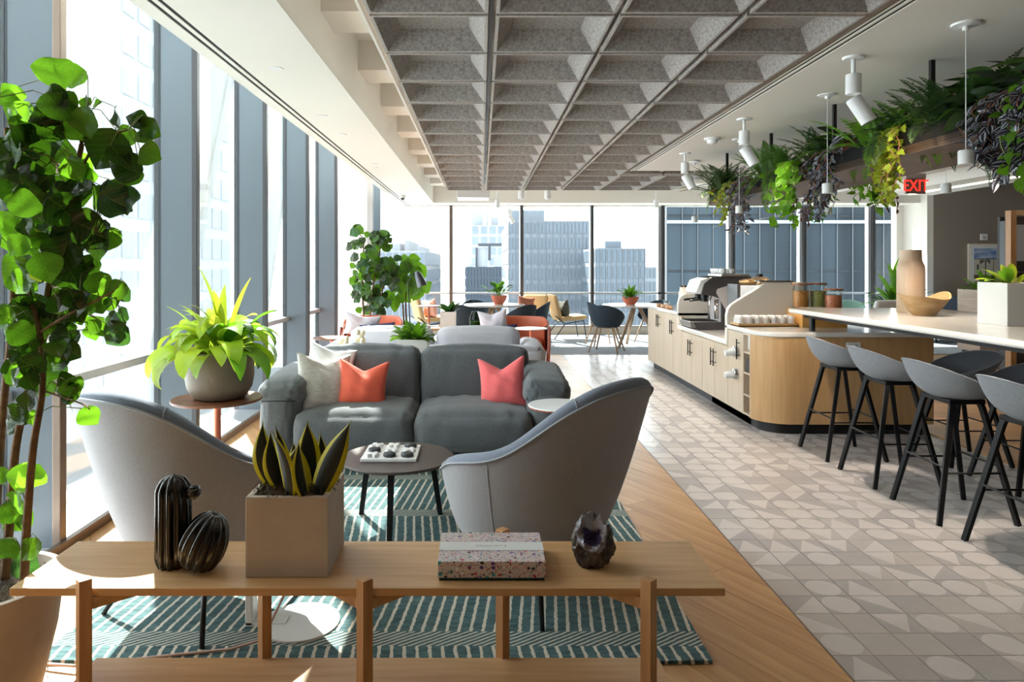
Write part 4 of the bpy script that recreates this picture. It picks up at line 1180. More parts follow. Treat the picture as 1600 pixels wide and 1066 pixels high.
# ---- crate with three jars
crate = thing('crate', 'amber wooden crate under the glass jars', 'crate', (3.04, 6.335, KZ))
for a in ((-.20,.20,-.165,-.155,0,.16),(-.20,.20,.145,.155,0,.16),(-.20,-.19,-.155,.145,0,.16),(.19,.20,-.155,.145,0,.16),(-.19,.19,-.155,.145,.14,.16)):
    B().box(*a).obj('board', mat('amber crate', (214,160,88), .45), crate, bevel=.002)
def jar(x, y, r, h, fill, lab, lidr):
    t = thing('glass_jar', lab, 'jar', (x, y, KZ+.161))
    B().lathe([(r*.96, 0), (r, .01), (r, h*.86), (r*.9, h*.92), (r*.9, h), (r*.87, h), (r*.87, h*.9), (r*.95, h*.84), (r*.95, .01)], 32).obj('glass', jar_glass, t, auto=50)
    B().cyl(0, 0, .012, h*.74, r*.93, 24).obj('contents', fill, t)
    B().lathe([(lidr, h), (lidr, h+.014), (lidr*.95, h+.018)], 32).obj('lid', walnut, t, auto=40)
candy = lambda n, a, c_: mat(n, a, .5, rgb2=c_, scale=130, bump=1, bscale=120)
jar(2.925, 6.385, .072, .21, candy('orange snack mix', (226,156,70), (150,84,44)), 'left glass jar of orange brown snack mix with wood lid', .078)
jar(3.085, 6.395, .074, .212, candy('green seed mix', (196,190,110), (120,112,60)), 'middle and tallest glass jar of green seeds with wood lid', .080)
jar(3.155, 6.25, .074, .165, candy('red nut mix', (220,130,80), (140,70,50)), 'right and shortest glass jar of reddish nuts with wood lid', .080)

# ---- raised communal table
HT = 1.02
t = thing('bar_table', 'long white quartz high table on a black steel frame', 'table', (3.33, 4.0, 0))
x0, x1, y0, y1 = 2.69-3.33, 3.97-3.33, 1.2-4.0, 6.15-4.0
pl_ = []
for cx_, cy_, a0 in ((x1-.05, y1-.05, 0), (x0+.05, y1-.05, 90), (x0+.05, y0+.05, 180), (x1-.05, y0+.05, 270)):
    for k in range(7): a = R(a0+15*k); pl_.append((cx_+.05*math.cos(a), cy_+.05*math.sin(a)))
B().prism(pl_, HT-.04, HT, 'z').obj('table_top', quartz, t, bevel=.012)
b = B(); b.box(x0+.10, x0+.15, y0+.1, y1-.12, HT-.075, HT-.041); b.obj('frame_rail', black_metal, t)
b = B(); b.box(x1-.15, x1-.10, y0+.1, y1-.12, HT-.075, HT-.041); b.obj('frame_rail', black_metal, t)
for y in (y0+.1, y1-.17, 0): B().box(x0+.15, x1-.15, y, y+.05, HT-.075, HT-.041).obj('cross_rail', black_metal, t)
for x in (2.78-3.33, 3.52-3.33): B().cyl(x, 5.86-4.0, KZ+.001, HT-.07, .024, 20).obj('post', black_metal, t, auto=40)
for x in (x0+.2, x1-.2): B().box(x-.03, x+.03, y0+.3, y0+.36, 0, HT-.07).obj('leg', black_metal, t)

# ================================================================== BAR STOOLS
def stool():
    t = thing('bar_stool', 'stool', 'stool', (0, 0, 0))
    Zs = .70
    def rim(a):           # a = 0 at the back (-y)
        h = .165*max(0, math.cos(a*.62))**1.5 if abs(a) < R(140) else 0
        return h
    def seat(u, v, off=0):
        a = 2*PI*u-PI; h = rim(a)
        rx_, ry_ = .235, .205
        rr = v; x = math.sin(a)*rx_*rr; y = -math.cos(a)*ry_*rr
        k = max(0, (v-.45)/.55); z = Zs+h*k**1.8+.012*(1-v)*0
        y -= .03*k**2*(h/.165); x *= 1+.12*k*(h/.165)
        return Vector((x, y, z+off))
    b = B(); b.grid(48, 12, lambda u, v: seat(u, max(v, .02)), wrapu=True, flip=True); 
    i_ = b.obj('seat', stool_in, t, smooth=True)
    def under(u, v):
        a = 2*PI*u-PI; e = seat(u, 1); h = rim(a)
        k = 1-v
        p = Vector((e.x*(1-k*.62), (e.y+.0)*(1-k*.62), 0)); p.z = e.z+(-.045-h*.95)*(math.sin(k*PI/2))**.9-.006*k
        n = Vector((e.x, e.y, 0)).normalized()*.012*math.sin(PI*min(1, k*1.3))
        return p+n
    b = B(); b.grid(48, 12, under, wrapu=True)
    b.grid(48, 2, lambda u, v: Vector(under(u, 0))*(1-v)+Vector((0, 0, under(u, 0).z))*v, wrapu=True)
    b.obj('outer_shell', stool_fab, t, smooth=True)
    B().tube([seat(k/48, 1.0)+Vector((0, 0, .001)) for k in range(49)], .0045, 6).obj('piping', stool_fab, t, smooth=True)
    b = B(); b.box(-.13, .13, -.10, .10, Zs-.066, Zs-.04); b.obj('under_frame', black_wood, t, bevel=.006)
    feet = []
    for sx in (-1, 1):
        for sy in (-1, 1):
            pts = [(sx*.03, sy*.065, Zs-.052), (sx*.09, sy*.072, Zs-.052), (sx*.112, sy*.078, Zs-.06), (sx*.122, sy*.084, Zs-.085), (sx*.212, sy*.212, 0)]
            pts = [Vector(p) for p in pts]
            mid = [pts[3].lerp(pts[4], k/4) for k in range(1, 5)]
            b = B(); b.tube(pts[:4]+mid, .019, 4, sq=True, r2=.0165); b.obj('leg', black_wood, t, auto=30)
            feet.append((sx, sy))
    zf = .27; kx = .122+(.212-.122)*(1-zf/(Zs-.085)); ky = .084+(.212-.084)*(1-zf/(Zs-.085))
    for (a, c_) in (((-1,-1),(1,-1)), ((1,-1),(1,1)), ((1,1),(-1,1)), ((-1,1),(-1,-1))):
        dz = .03 if a[0] != c_[0] else 0
        B().tube([(a[0]*kx, a[1]*ky, zf+dz), (c_[0]*kx, c_[1]*ky, zf+dz)], .006, 8).obj('footrest', black_metal, t, smooth=True)
    return t
s0 = stool(); s0.location = (2.665, 5.16, 0); s0.rotation_euler = (0, 0, R(-90))
s0['label'] = 'grey bar stool farthest along the near side of the high table'; s0['group'] = 'bar stools'
for (x, y, rz, sc_, lab) in ((2.665, 4.56, -90, 1, 'second farthest grey bar stool on the near side of the high table'), (2.665, 3.95, -90, 1, 'third grey bar stool from the island, near side, legs fully in view'),
        (2.665, 3.33, -90, 1, 'grey bar stool nearest the camera, cut by the right photo edge'),
        (3.45, 5.02, 90, .90, 'dark-seated bar stool on the far side of the table, farthest back'), (3.45, 4.42, 90, .90, 'dark-seated bar stool on the far side, second from the island'), (3.45, 3.82, 90, .90, 'dark-seated bar stool on the far side, nearest, half out of frame')):
    dup(s0, (x, y, 0), R(rz), lab, scale=(1, 1, sc_))

# ---- things on the high table
t = thing('wooden_bowl', 'wavy-rimmed pale wooden bowl on the white high table', 'bowl', (3.31, 5.22, HT))
def bowl(u, v, off=0):
    a = 2*PI*u; r = .07+(.18-off*2-.07)*v**.8; h = (.148+.022*math.cos(2*a)+.012*math.sin(3*a+1))*v
    return (r*math.cos(a), r*math.sin(a)*.9, h+off*(1-v))
b = B(); b.grid(48, 10, lambda u, v: bowl(u, v), wrapu=True); b.grid(48, 10, lambda u, v: bowl(u, v, .006), wrapu=True, flip=True)
b.grid(48, 2, lambda u, v: tuple(Vector(bowl(u, 1)).lerp(Vector(bowl(u, 1, .006)), v)), wrapu=True)
b.grid(48, 2, lambda u, v: tuple(Vector(bowl(u, 0))*(1-v)), wrapu=True, flip=True); b.grid(48, 2, lambda u, v: tuple(Vector(bowl(u, 0, .006))*(1-v)+Vector((0,0,.006*v))), wrapu=True)
b.obj('bowl_body', beech, t, smooth=True)
t = thing('wooden_vase', 'tall bottle-shaped pale wooden vase behind the bowl', 'vase', (3.46, 5.62, HT))
B().lathe([(.095, 0), (.10, .01), (.10, .34), (.098, .37), (.085, .40), (.078, .42), (.077, .50), (.073, .50), (.073, .40)], 40).obj('vase_body', vase_wood, t, auto=50)
pt = box_planter('potted_dracaena', 'white square planter with yellow-green leaves at right table edge', (3.38, 4.44, HT), .262, .268, white_pot, .016, cat='potted plant')
# ================================================================== BACK ZONE
def tub_leather(name, label, loc, rz):
    t = thing(name, label, 'armchair', loc, rz)
    b = B(); n = 32
    def pt(a, r): return (math.sin(a)*r*1.0, -math.cos(a)*r*.92)
    am = R(112)
    def g(u, v):
        a = -am+2*am*u; th = .045
        # closed section
        q = [(0, .24), (0, .66), (.25, .70), (.75, .70), (1, .66), (1, .24)]
        k = v*(len(q)-1); i = min(int(k), len(q)-2); f = k-i
        o_ = q[i][0]*(1-f)+q[i+1][0]*f; z = q[i][1]*(1-f)+q[i+1][1]*f
        x, y = pt(a, .40-th*o_); 
        return (x, y, z-.10*max(0, (abs(a)-R(60))/R(52)) if z > .5 else z)
    b.grid(n, 12, g); b.obj('back_shell', leather, t, smooth=True)
    b = B(); b.rbox(.30, .30, .07, .05, 6, puff=.015, M=TM(0, .03, .36)); b.obj('seat_cushion', leather, t, smooth=True, merge=True)
    for s_ in (-1, 1):
        b = B(); b.tube([(s_*.37, -.26, 0), (s_*.40, -.22, .36), (s_*.41, .05, .56), (s_*.405, .20, .58), (s_*.40, .32, .50), (s_*.38, .34, 0)], .013, 8); b.obj('leg_frame', leather_frame, t, smooth=True)
    return t
o1 = tub_leather('leather_armchair', 'tan leather tub armchair on the right behind the pale sofa', (.50, 9.25, 0), R(176))
dup(o1, (-1.45, 9.35, 0), R(186), 'tan leather tub armchair on the left behind the pale sofa')
pillow('cushion', 'pale lilac cushion on the left tan armchair', P(566, 508, 9.05), .46, .30, .08, lilac_fab, (R(14), R(8), R(10)), .16, 31)
pillow('cushion', 'navy cushion lying on the left tan armchair', P(592, 519, 8.95), .50, .24, .07, navy_fab, (R(20), R(-6), R(-14)), .0, 32)
pillow('cushion', 'pale lilac cushion on the right tan armchair', P(771, 505, 9.0), .38, .36, .08, lilac_fab, (R(14), R(-6), R(-6)), .22, 33)
pillow('cushion', 'navy cushion lying on the right tan armchair', P(785, 521, 8.85), .40, .22, .07, navy_fab, (R(20), R(-6), R(10)), .0, 34)
# small tables
t = round_table('side_table', 'white round side table with copper post beside the right tan armchair', (.60, 8.45, 0), .20, .635, .012, plastic_white, None, None, None)
B().cyl(0, 0, .01, .62, .016, 14).obj('post', copper, t); B().lathe([(.14, 0), (.14, .01), (.02, .014)], 28).obj('base', copper, t)
t = round_table('side_table', 'round walnut side table between windows and pale sofa', (XX(518, 7.7), 7.7, 0), .20, .60, .014, walnut, None, None, None)
B().cyl(0, 0, .01, .59, .016, 14).obj('post', copper, t); B().lathe([(.14, 0), (.14, .01), (.02, .014)], 28).obj('base', copper, t)
t = round_table('side_table', 'dark-topped side table with copper post by the far tan chair', (XX(670, 12.0), 12.0, 0), .22, .70, .014, walnut, None, None, None)
B().cyl(0, 0, .01, .69, .018, 14).obj('post', copper, t); B().lathe([(.16, 0), (.16, .01), (.02, .014)], 28).obj('base', copper, t)
# second bench with objects
bz2 = .49
bench('bench', 'distant oak bench behind the tan leather armchairs', -1.25, 9.95, .42, 10.28, bz2, (-.95, -.23, .3), (-.6, .0), shelf=False)
t = box_planter('succulent', 'broad-leaved succulent in white cube planter on the distant bench', (XX(700.5, 10.1), 10.1, bz2), .225, .235, white_pot, .012, cat='potted plant')
succ = t
t = thing('glass_vase', 'green glass vase on the distant bench', 'vase', (XX(743, 10.1), 10.1, bz2))
B().lathe([(.06, 0), (.085, .03), (.088, .15), (.06, .20), (.055, .23), (.06, .235)], 28).obj('vase_body', green_glass, t, smooth=True)
B().lathe([(.05, .005), (.078, .03), (.08, .09), (.0, .092)], 20).obj('moss', mat('moss green', (70,110,60), .9, var=.4, scale=60), t)
for i in range(2):
    o = B().box(-.12, .12, -.08, .08, 0, .022).obj('book', mat('book cover %d' % i, ((226,226,228), (96,104,116))[i], .6), bevel=.002); o.location = (XX(658, 10.05)+.01*i, 10.05, bz2+.0225*(1-i)+.0005)
    tag(o, ('white book on top of the pair on the distant bench', 'dark book under the white one on the distant bench')[i], 'book')
# white cube planter + dog ornament on console
cp = box_planter('potted_pilea', 'green leafy plant in white cube planter between the sofas', (XX(647, 5.98), 5.98, .53), .245, .24, white_pot, .014, cat='potted plant')
t = thing('dog_ornament', 'cream balloon-style ceramic dog ornament behind the charcoal sofa', 'ornament', (XX(553, 5.98), 5.98, .53))
cer = mat('cream ceramic', (236,226,196), .3, coat=.3)
b = B()
def blob(x, z, rx, rz, an=0, y=0, ry=None):
    b.rbox(1, 1, 1, .98, 6, M=TM(x, y, z, ry=an) @ Matrix.Diagonal((rx, ry or rz, rz, 1)))
for y in (-.03, .03):
    blob(-.055, .07, .028, .07, 0, y, .026); blob(.06, .07, .028, .07, 0, y, .026)
blob(0, .145, .062, .032); blob(-.07, .185, .024, .045, .25); blob(-.105, .215, .040, .024, -.2)
blob(.075, .20, .026, .055, .1); blob(.055, .255, .03, .028); blob(.035, .29, .022, .03, -.2); blob(.075, .285, .022, .028, .3); blob(-.06, .235, .018, .03, .1); blob(.03, .225, .03, .022)
b.obj('dog_body', cer, t, smooth=True, merge=True)

# ---- dining tables and shell chairs
def dining_table(lab, x, y, r):
    t = thing('dining_table', lab, 'table', (x, y, .004))
    B().lathe([(r-.01, .69), (r, .70), (r, .716), (r-.004, .72)], 48).obj('table_top', quartz, t, auto=40)
    for k in range(3):
        a = R(90+120*k+8); b = B(); b.tube([(math.cos(a)*.05, math.sin(a)*.05, .69), (math.cos(a)*r*.78, math.sin(a)*r*.78, 0)], .032, 10, r2=.024); b.obj('leg', ash, t, smooth=True)
    return t
dining_table('round white-topped dining table left, on splayed ash legs', XX(772, 12.0), 12.0, .52)
dining_table('round white-topped dining table right, beside the coffee bar end', XX(993, 11.9), 11.9, .56)
def shell_chair():
    t = thing('dining_chair', 'x', 'chair', (0, 0, 0))
    am = R(125)
    def g(off):
        def f(u, v):
            a = -am+2*am*u; hh = .46+.30*(max(0, math.cos(a*.62))**1.3)
            lo = .40; k = v; r = (.17+.10*k**.6)-off
            return (math.sin(a)*r*1.05, -math.cos(a)*r*1.0, lo+(hh-lo)*k)
        return f
    b = B(); b.grid(32, 8, g(0)); b.grid(32, 8, g(.02), flip=True)
    b.grid(32, 2, lambda u, v: tuple(Vector(g(0)(u, 1)).lerp(Vector(g(.02)(u, 1)), v)))
    b.lathe([(.0, .40), (.17, .40), (.20, .43), (.0, .44)], 28)
    b.obj('shell', teal_shell, t, smooth=True)
    for sx in (-1, 1):
        for sy in (-1, 1):
            b = B(); b.tube([(sx*.12, sy*.12, .41), (sx*.235, sy*.23, 0)], .017, 8, r2=.012); b.obj('leg', ash, t, smooth=True)
    b = B(); b.box(-.13, .13, -.13, .13, .385, .405); b.obj('under_frame', ash, t)
    return t
sc0 = shell_chair()
spots = [(727, 11.45, -30, 'dark teal shell chair at the left table, nearest the windows'), (746, 12.55, 200, 'dark teal shell chair at the left table, hidden behind the table edge'),
         (812, 11.35, 40, 'dark teal shell chair at the left table, right front'), (836, 12.2, 80, 'dark teal shell chair at the left table, farthest right'),
         (941, 12.1, -80, 'dark teal shell chair at the right table, rear left'), (948, 11.2, -25, 'dark teal shell chair at the right table, front, on ash legs'),
         (1020, 12.5, 130, 'dark shell chair at the right table, behind the bar end')]
for i, (px, d_, rz, lab) in enumerate(spots):
    if i == 0: o = sc0; o.location = (XX(px, d_), d_, .004); o.rotation_euler = (0, 0, R(rz)); o['label'] = lab; o['group'] = 'teal shell chairs'
    else: dup(sc0, (XX(px, d_), d_, .004), R(rz), lab)
def easy_chair(lab, x, y, rz, m, name='lounge_chair'):
    t = thing(name, lab, 'chair', (x, y, .004), rz)
    b = B(); b.rbox(.27, .27, .045, .04, 6, M=TM(0, .05, .40, rx=R(4))); b.obj('seat', m, t, smooth=True, merge=True)
    b = B(); b.rbox(.26, .05, .24, .045, 6, M=TM(0, -.25, .60, rx=R(14))); b.obj('backrest', m, t, smooth=True, merge=True)
    for sx in (-.26, .26):
        b = B(); b.tube([(sx, .30, 0), (sx, .24, .36), (sx, -.12, .30), (sx, -.32, .02)], .010, 8); b.obj('leg_frame', black_metal, t, smooth=True)
        b = B(); b.tube([(sx, -.12, .30), (sx, -.30, .45)], .010, 8); b.obj('brace', black_metal, t, smooth=True)
    return t
easy_chair('mustard lounge chair with black metal legs by the far windows', XX(886, 13.2), 13.2, R(-80), tan_fab)
pillow('cushion', 'dark olive cushion on the mustard lounge chair', P(881, 482, 13.1), .36, .32, .08, olive_fab, (0, R(-10), R(-70)), .1, 41)
easy_chair('mustard lounge chair half hidden behind the distant bench', XX(672, 12.9), 12.9, R(-70), tan_fab)
pillow('cushion', 'salmon cushion on the half hidden mustard chair', P(672, 482, 12.8), .36, .34, .09, mat('salmon fabric', (232,168,146), .85), (0, R(-8), R(-50)), .1, 42)
pillow('cushion', 'rust cushion in a chair behind the left dining table', P(822, 474, 12.75), .34, .24, .08, mat('rust fabric', (170,104,80), .85), (0, R(8), R(20)), .1, 43)
easy_chair('lounge chair with rust cushion behind the left dining table', XX(826, 12.95), 12.95, R(150), tan_fab)
# terracotta bowls
def bowl_pot(px, d_, z, lab, r=.16, h=.15):
    t = thing('potted_plant', lab, 'potted plant', (XX(px, d_), d_, z))
    B().lathe([(r*.5, 0), (r*.85, h*.5), (r, h), (r*.93, h), (r*.8, h*.8), (0, h*.8)], 28).obj('pot', terracotta, t, auto=50)
    stuff(B().lathe([(r*.88, h*.86), (0, h*.9)], 20).obj('soil', soil, t))
    return t
tp1 = bowl_pot(779.5, 12.0, .724, 'leafy plant in a terracotta bowl on the left dining table', .14, .15)
tp2 = bowl_pot(985, 11.9, .724, 'green plant in a terracotta bowl on the right dining table', .145, .13)
# floor lamp
t = thing('floor_lamp', 'black floor lamp with bullet shade among the back plants', 'lamp', (XX(644, 9.7), 9.7, 0))
B().lathe([(.14, 0), (.14, .012), (.02, .02)], 28).obj('base', black_metal, t)
b = B(); b.tube([(0, 0, .01), (-.06, 0, 1.16), (.03, 0, 1.29)], .008, 8); b.obj('pole', black_metal, t, smooth=True)
B().lathe([(.0, 0), (.03, .005), (.05, .06), (.072, .20), (.075, .22), (.07, .22), (.04, .06)], 24, M=TM(.06, 0, 1.31, ry=R(158))).obj('lamp_shade', mat('gunmetal', (84,86,92), .25, metal=.7), t, auto=50)
# right side: slate sofa, planter boxes, picture, door, fridge
t = thing('low_sofa', 'slate blue low sofa beneath the taupe wall', 'sofa', (8.75, 12.75, 0))
B().rbox(.75, .35, .16, .05, 5, M=TM(0, 0, .24)).obj('seat', blue_fab, t, smooth=True, merge=True)
B().rbox(.75, .10, .30, .05, 5, M=TM(0, .35, .50)).obj('backrest', blue_fab, t, smooth=True, merge=True)
for sx in (-.6, .6): B().cyl(sx, -.25, 0, .09, .02, 10).obj('leg', black_metal, t)
t = thing('planter_box', 'wooden planter box with green foliage in front of the taupe wall', 'planter', (XX(1536, 10.7), 10.75, 0))
B().box(-.19, .14, -.25, .25, .08, 1.02).obj('box_body', mat('light wood laminate', (208,188,172), .5, rgb2=(190,168,150), scale=3, stretch=(1,1,12)), t, bevel=.004)
B().box(.14, .42, -.25, .25, .08, 1.02).obj('side_board', mat('amber brown board', (150,100,56), .5), t, bevel=.004)
B().box(-.15, .38, -.2, .2, 0, .08).obj('plinth', dark_kick, t)
stuff(B().box(-.16, .38, -.22, .22, 1.0, 1.025).obj('soil', soil, t)); boxp = t
t = thing('picture_frame', 'framed photo of a palm tree under blue sky on the taupe wall', 'picture', (XX(1537.5, 13.28), 13.27, 1.4-(412-CY)/F*13.28))
pw_, ph_ = 25.5/F*13.28, 31/F*13.28
B().box(-pw_, pw_, -.02, .02, -ph_, ph_).obj('frame', mat('pale maple frame', (226,214,198), .5), t, bevel=.003)
B().box(-pw_*.9, pw_*.9, -.024, -.02, -ph_*.91, ph_*.91).obj('mat_board', paper_white, t)
iw, ih = pw_*.69, ph_*.76
pic = B(); pic.box(-iw, iw, -.027, -.024, ih*.32, ih); pic.obj('sky_print', mat('printed sky', (70,120,190), .6, rgb2=(214,224,236), scale=4, stretch=(1,1,3)), t)
B().box(-iw, iw, -.027, -.024, -ih*.75, ih*.32).obj('wall_print', mat('printed wall', (206,200,190), .6), t)
B().box(-iw, iw, -.027, -.024, -ih, -ih*.75).obj('ground_print', mat('printed ground', (92,80,66), .6), t)
b = B(); b.box(-.008, .012, -.029, -.027, -ih*.75, ih*.18)
for k in range(9):
    a = R(-20+27.5*k); b.prism([(0, ih*.18), (.11*math.cos(a)-.01, ih*.18+.08*math.sin(a)), (.10*math.cos(a), ih*.18+.08*math.sin(a)-.03)], -.029, -.027, 'y')
b.box(-iw*.75, -iw*.6, -.029, -.027, -ih*.4, -ih*.05); b.box(iw*.7, iw*.74, -.029, -.027, -ih*.75, ih*.32); b.box(-iw, iw, -.029, -.027, ih*.28, ih*.32)
b.obj('palm_print', mat('printed dark', (66,72,56), .6), t)
t = thing('thermostat', 'small white wall speaker box above the framed picture', 'wall box', (XX(1537, 13.28), 13.28, 1.4-(370.5-CY)/F*13.28))
B().box(-.06, .06, -.02, .015, -.06, .06).obj('housing', plastic_white, t, bevel=.004)
B().lathe([(.03, 0), (.03, .012), (.02, .016)], 16, M=TM(0, -.02, -.01, rx=R(90))).obj('dial', plastic_grey, t)
dr = group_root('door_1')
xd = XX(1575, 9.0)
B().box(xd, xd+.075, 8.95, 9.05, 0, 2.10).obj('jamb', oak_v, dr, bevel=.004)
B().box(xd+.075, xd+2, 8.95, 9.05, 2.04, 2.10).obj('head_frame', oak, dr, bevel=.004)
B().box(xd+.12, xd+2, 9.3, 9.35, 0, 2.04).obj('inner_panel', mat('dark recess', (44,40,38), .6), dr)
t = thing('drinks_fridge', 'glass-fronted drinks fridge inside the oak opening at right edge', 'fridge', (xd+.55, 9.22, 0))
B().box(-.44, .44, -.02, .07, .02, 1.98).obj('cabinet', plastic_dark, t)
B().box(-.43, -.40, -.05, -.02, .04, 1.9).obj('handle', steel, t)
for z in (.6, .95, 1.3): B().box(-.38, .42, -.14, -.03, z, z+.01).obj('shelf', steel, t)
B().box(-.38, .42, -.03, -.022, 1.45, 1.93).obj('upper_panel', mat('frosted panel', (190,200,214), .4), t)
bm = B().lathe([(.03, 0), (.032, .13), (.012, .18), (.012, .22), (0, .222)], 12)
bme = [bm.mesh('bottle', [mat('bottle %d' % i, c_, .25)], True) for i, c_ in enumerate(((70,120,50),(40,60,40),(150,60,40)))]
for i, z in enumerate((.61, .96, 1.31)):
    if z > 1.2: continue
    for j in range(4):
        o = link('bottle', bme[(i+j) % 3], loc=(xd+.55-.32+.1*j, 9.22-.09, z)); tag(o, '%s bottle on the %s fridge shelf, %s' % (('green', 'dark green', 'red')[(i+j) % 3], ('lower', 'middle')[i], ('leftmost', 'second from left', 'third from left', 'rightmost')[j]), 'bottle', 'bottles in the drinks fridge')
# far right chairs & plant
t = easy_chair('white armchair behind the high table near the far windows', XX(1362, 11.4), 11.4, R(20), white_fab)
t = dup(sc0, (XX(1326, 12.4), 12.4, .004), R(150), 'mint green shell chair by the far right windows')
for ch in t.children:
    if ch.name.startswith('shell'):
        ch.data = ch.data.copy(); ch.data.materials[0] = teal_plastic
t['group'] = ''
del t['group']
# far wall lamp / switch
t = thing('wall_switch', 'small grey switch on the white return wall', 'switch', (8.49, 13.6, 1.05))
B().box(-.01, .012, -.05, .05, -.08, .08).obj('plate', plastic_grey, t, bevel=.002)

# ================================================================== CEILING FIXTURES
def spot(x, y, tilt, az):
    t = thing('spotlight', 's', 'spotlight', (x, y, ZC))
    B().lathe([(.055, -.012), (.06, -.002), (.06, 0)], 28).obj('canopy', plastic_white, t, auto=40)
    B().cyl(0, 0, -.10, -.01, .012, 12).obj('stem', plastic_white, t, smooth=True)
    B().cyl(0, 0, -.215, -.10, .042, 24).obj('driver_can', plastic_white, t, bevel=.003)
    M_ = TM(0, 0, -.24, rz=az+PI) @ TM(rx=tilt)
    h = B(); h.lathe([(.038, -.16), (.044, -.16), (.044, .0), (.04, .004), (0, .004)], 24, M=M_); h.lathe([(.0385, -.150), (.0, -.150)], 20, mi=1, M=M_)
    h.obj('lamp_head', [plastic_white, lamp_glow], t, auto=40)
    return t
sps = [(2.15, 4.03, 'white ceiling spotlight nearest the camera, tilted at the plants'), (2.16, 5.73, 'second white ceiling spotlight along the bar soffit'), (2.19, 7.5, 'third white ceiling spotlight, at the far end of the soffit')]
s1 = spot(sps[0][0], sps[0][1], R(30), R(68)); s1['label'] = sps[0][2]; s1['group'] = 'ceiling spotlights'
for x, y, lab in sps[1:]: dup(s1, (x, y, ZC), R(0), lab)
dup(s1, (.55, 13.7, ZC), R(40), 'white ceiling spotlight under the far bulkhead')
def lamp_light(name, loc, rot_to, energy, size, parent=None, col=(1, .78, .5), blend=.6, rad=.03):
    l = bpy.data.lights.new(name, 'SPOT'); l.energy = energy; l.spot_size = R(size); l.color = col; l.spot_blend = blend; l.shadow_soft_size = rad
    o = bpy.data.objects.new(name, l); C.objects.link(o); o.location = loc
    o.rotation_euler = (Vector(rot_to)-Vector(loc)).to_track_quat('-Z', 'Y').to_euler(); return o
for (x, y) in ((2.15, 4.03), (2.16, 5.73), (2.19, 7.5)):
    lamp_light('spotlight_beam', (x+.10, y+.02, ZC-.42), (2.75, y+.15, 2.0), 13, 85)
def pendant(x, y, z, zc=ZC):
    t = thing('pendant_lamp', 's', 'pendant lamp', (x, y, z))
    b = B(); b.lathe([(.028, 0), (.034, 0), (.034, .065), (.030, .07), (0, .07)], 28); b.lathe([(.029, .008), (0, .008)], 20, mi=1); b.obj('lamp_shade', [plastic_white, lamp_glow], t, auto=40)
    B().cyl(0, 0, .07, zc-z-.01, .0022, 6).obj('cable', plastic_white, t)
    B().lathe([(.015, zc-z-.035), (.015, zc-z-.015), (.062, zc-z-.010), (.066, zc-z)], 28).obj('canopy', plastic_white, t, auto=40)
    return t
pds = [(2.41, 3.47, 1.90, 'white cylinder pendant nearest the camera, left of the hanging planter'), (2.44, 4.92, 1.905, 'second white pendant on the left of the hanging planter'),
       (2.44, 6.6, 1.89, 'third white pendant on the left of the hanging planter'), (2.46, 8.05, 1.89, 'farthest white pendant on the left of the hanging planter')]
p1 = pendant(*pds[0][:3]); p1['label'] = pds[0][3]; p1['group'] = 'white pendant lamps'
for x, y, z, lab in pds[1:]: dup(p1, (x, y, z), 0, lab)
p2 = [(XX(1478, 4.92), 4.92, 1.905, 'white pendant right of the hanging planter, above the bowl'), (XX(1294, 6.9), 6.9, 1.90, 'farther white pendant right of the hanging planter')]
for x, y, z, lab in p2: dup(p1, (x, y, z), 0, lab)
for (x, y, z) in [p[:3] for p in pds]+[p[:3] for p in p2]:
    lamp_light('pendant_beam', (x, y, z-.005), (x, y, 0), 55, 115, col=(1, .87, .72))
def disc_fix(name, lab, cat, x, y, z, glow, r=.05, group=None):
    t = thing(name, lab, cat, (x, y, z), group=group)
    b = B(); b.lathe([(r, -.004), (r*1.15, -.003), (r*1.15, 0)], 24); b.obj('trim_ring', plastic_white, t)
    B().lathe([(r*.98, -.003), (0, -.0035)], 20).obj('diffuser', lamp_glow if glow else plastic_grey, t)
    return t
for k, (px, py) in enumerate(((431, 107), (535, 210.5), (587, 262))):
    d_ = 1.2*F/(CY-py); disc_fix('downlight', 'small recessed downlight in the window soffit, %s' % ('nearest', 'middle', 'farthest')[k], 'downlight', XX(px, d_), d_, ZC, True, .035 if k else .04, 'window soffit downlights')
    lamp_light('downlight_beam', (XX(px, d_), d_, ZC-.01), (XX(px, d_), d_, 0), 8, 100)
for k, (px, py) in enumerate(((504, 181), (585, 256))):
    d_ = 1.2*F/(CY-py); disc_fix('fire_sprinkler', 'flat white sprinkler cap in the window soffit, %s' % ('nearer', 'farther')[k], 'sprinkler', XX(px, d_), d_, ZC, False, .035, 'sprinkler caps')
d_ = 1.2*F/(CY-305)
t = thing('security_camera', 'small dome security camera at the end of the window soffit', 'camera', (XX(629, d_), d_, ZC))
B().lathe([(.05, 0), (.055, -.03), (.05, -.05)], 20).obj('housing', plastic_white, t); B().lathe([(.035, -.05), (.03, -.075), (0, -.09)], 16).obj('lens', plastic_dark, t, smooth=True)
d_ = 1.2*F/(CY-216)
t = thing('smoke_detector', 'white smoke detector on the bar soffit', 'detector', (XX(1113, d_), d_, ZC))
B().lathe([(.075, 0), (.075, -.014), (.05, -.02), (.045, -.045), (.03, -.055), (0, -.056)], 28).obj('housing', plastic_white, t, auto=40)
t = thing('ceiling_unit', 'white rectangular ceiling unit beyond the felt coffers', 'ceiling unit', (XX(740, 12.2), 12.2, 2.55))
B().box(-.28, .28, -.3, .3, 0, .3).obj('housing', plastic_white, t, bevel=.01)
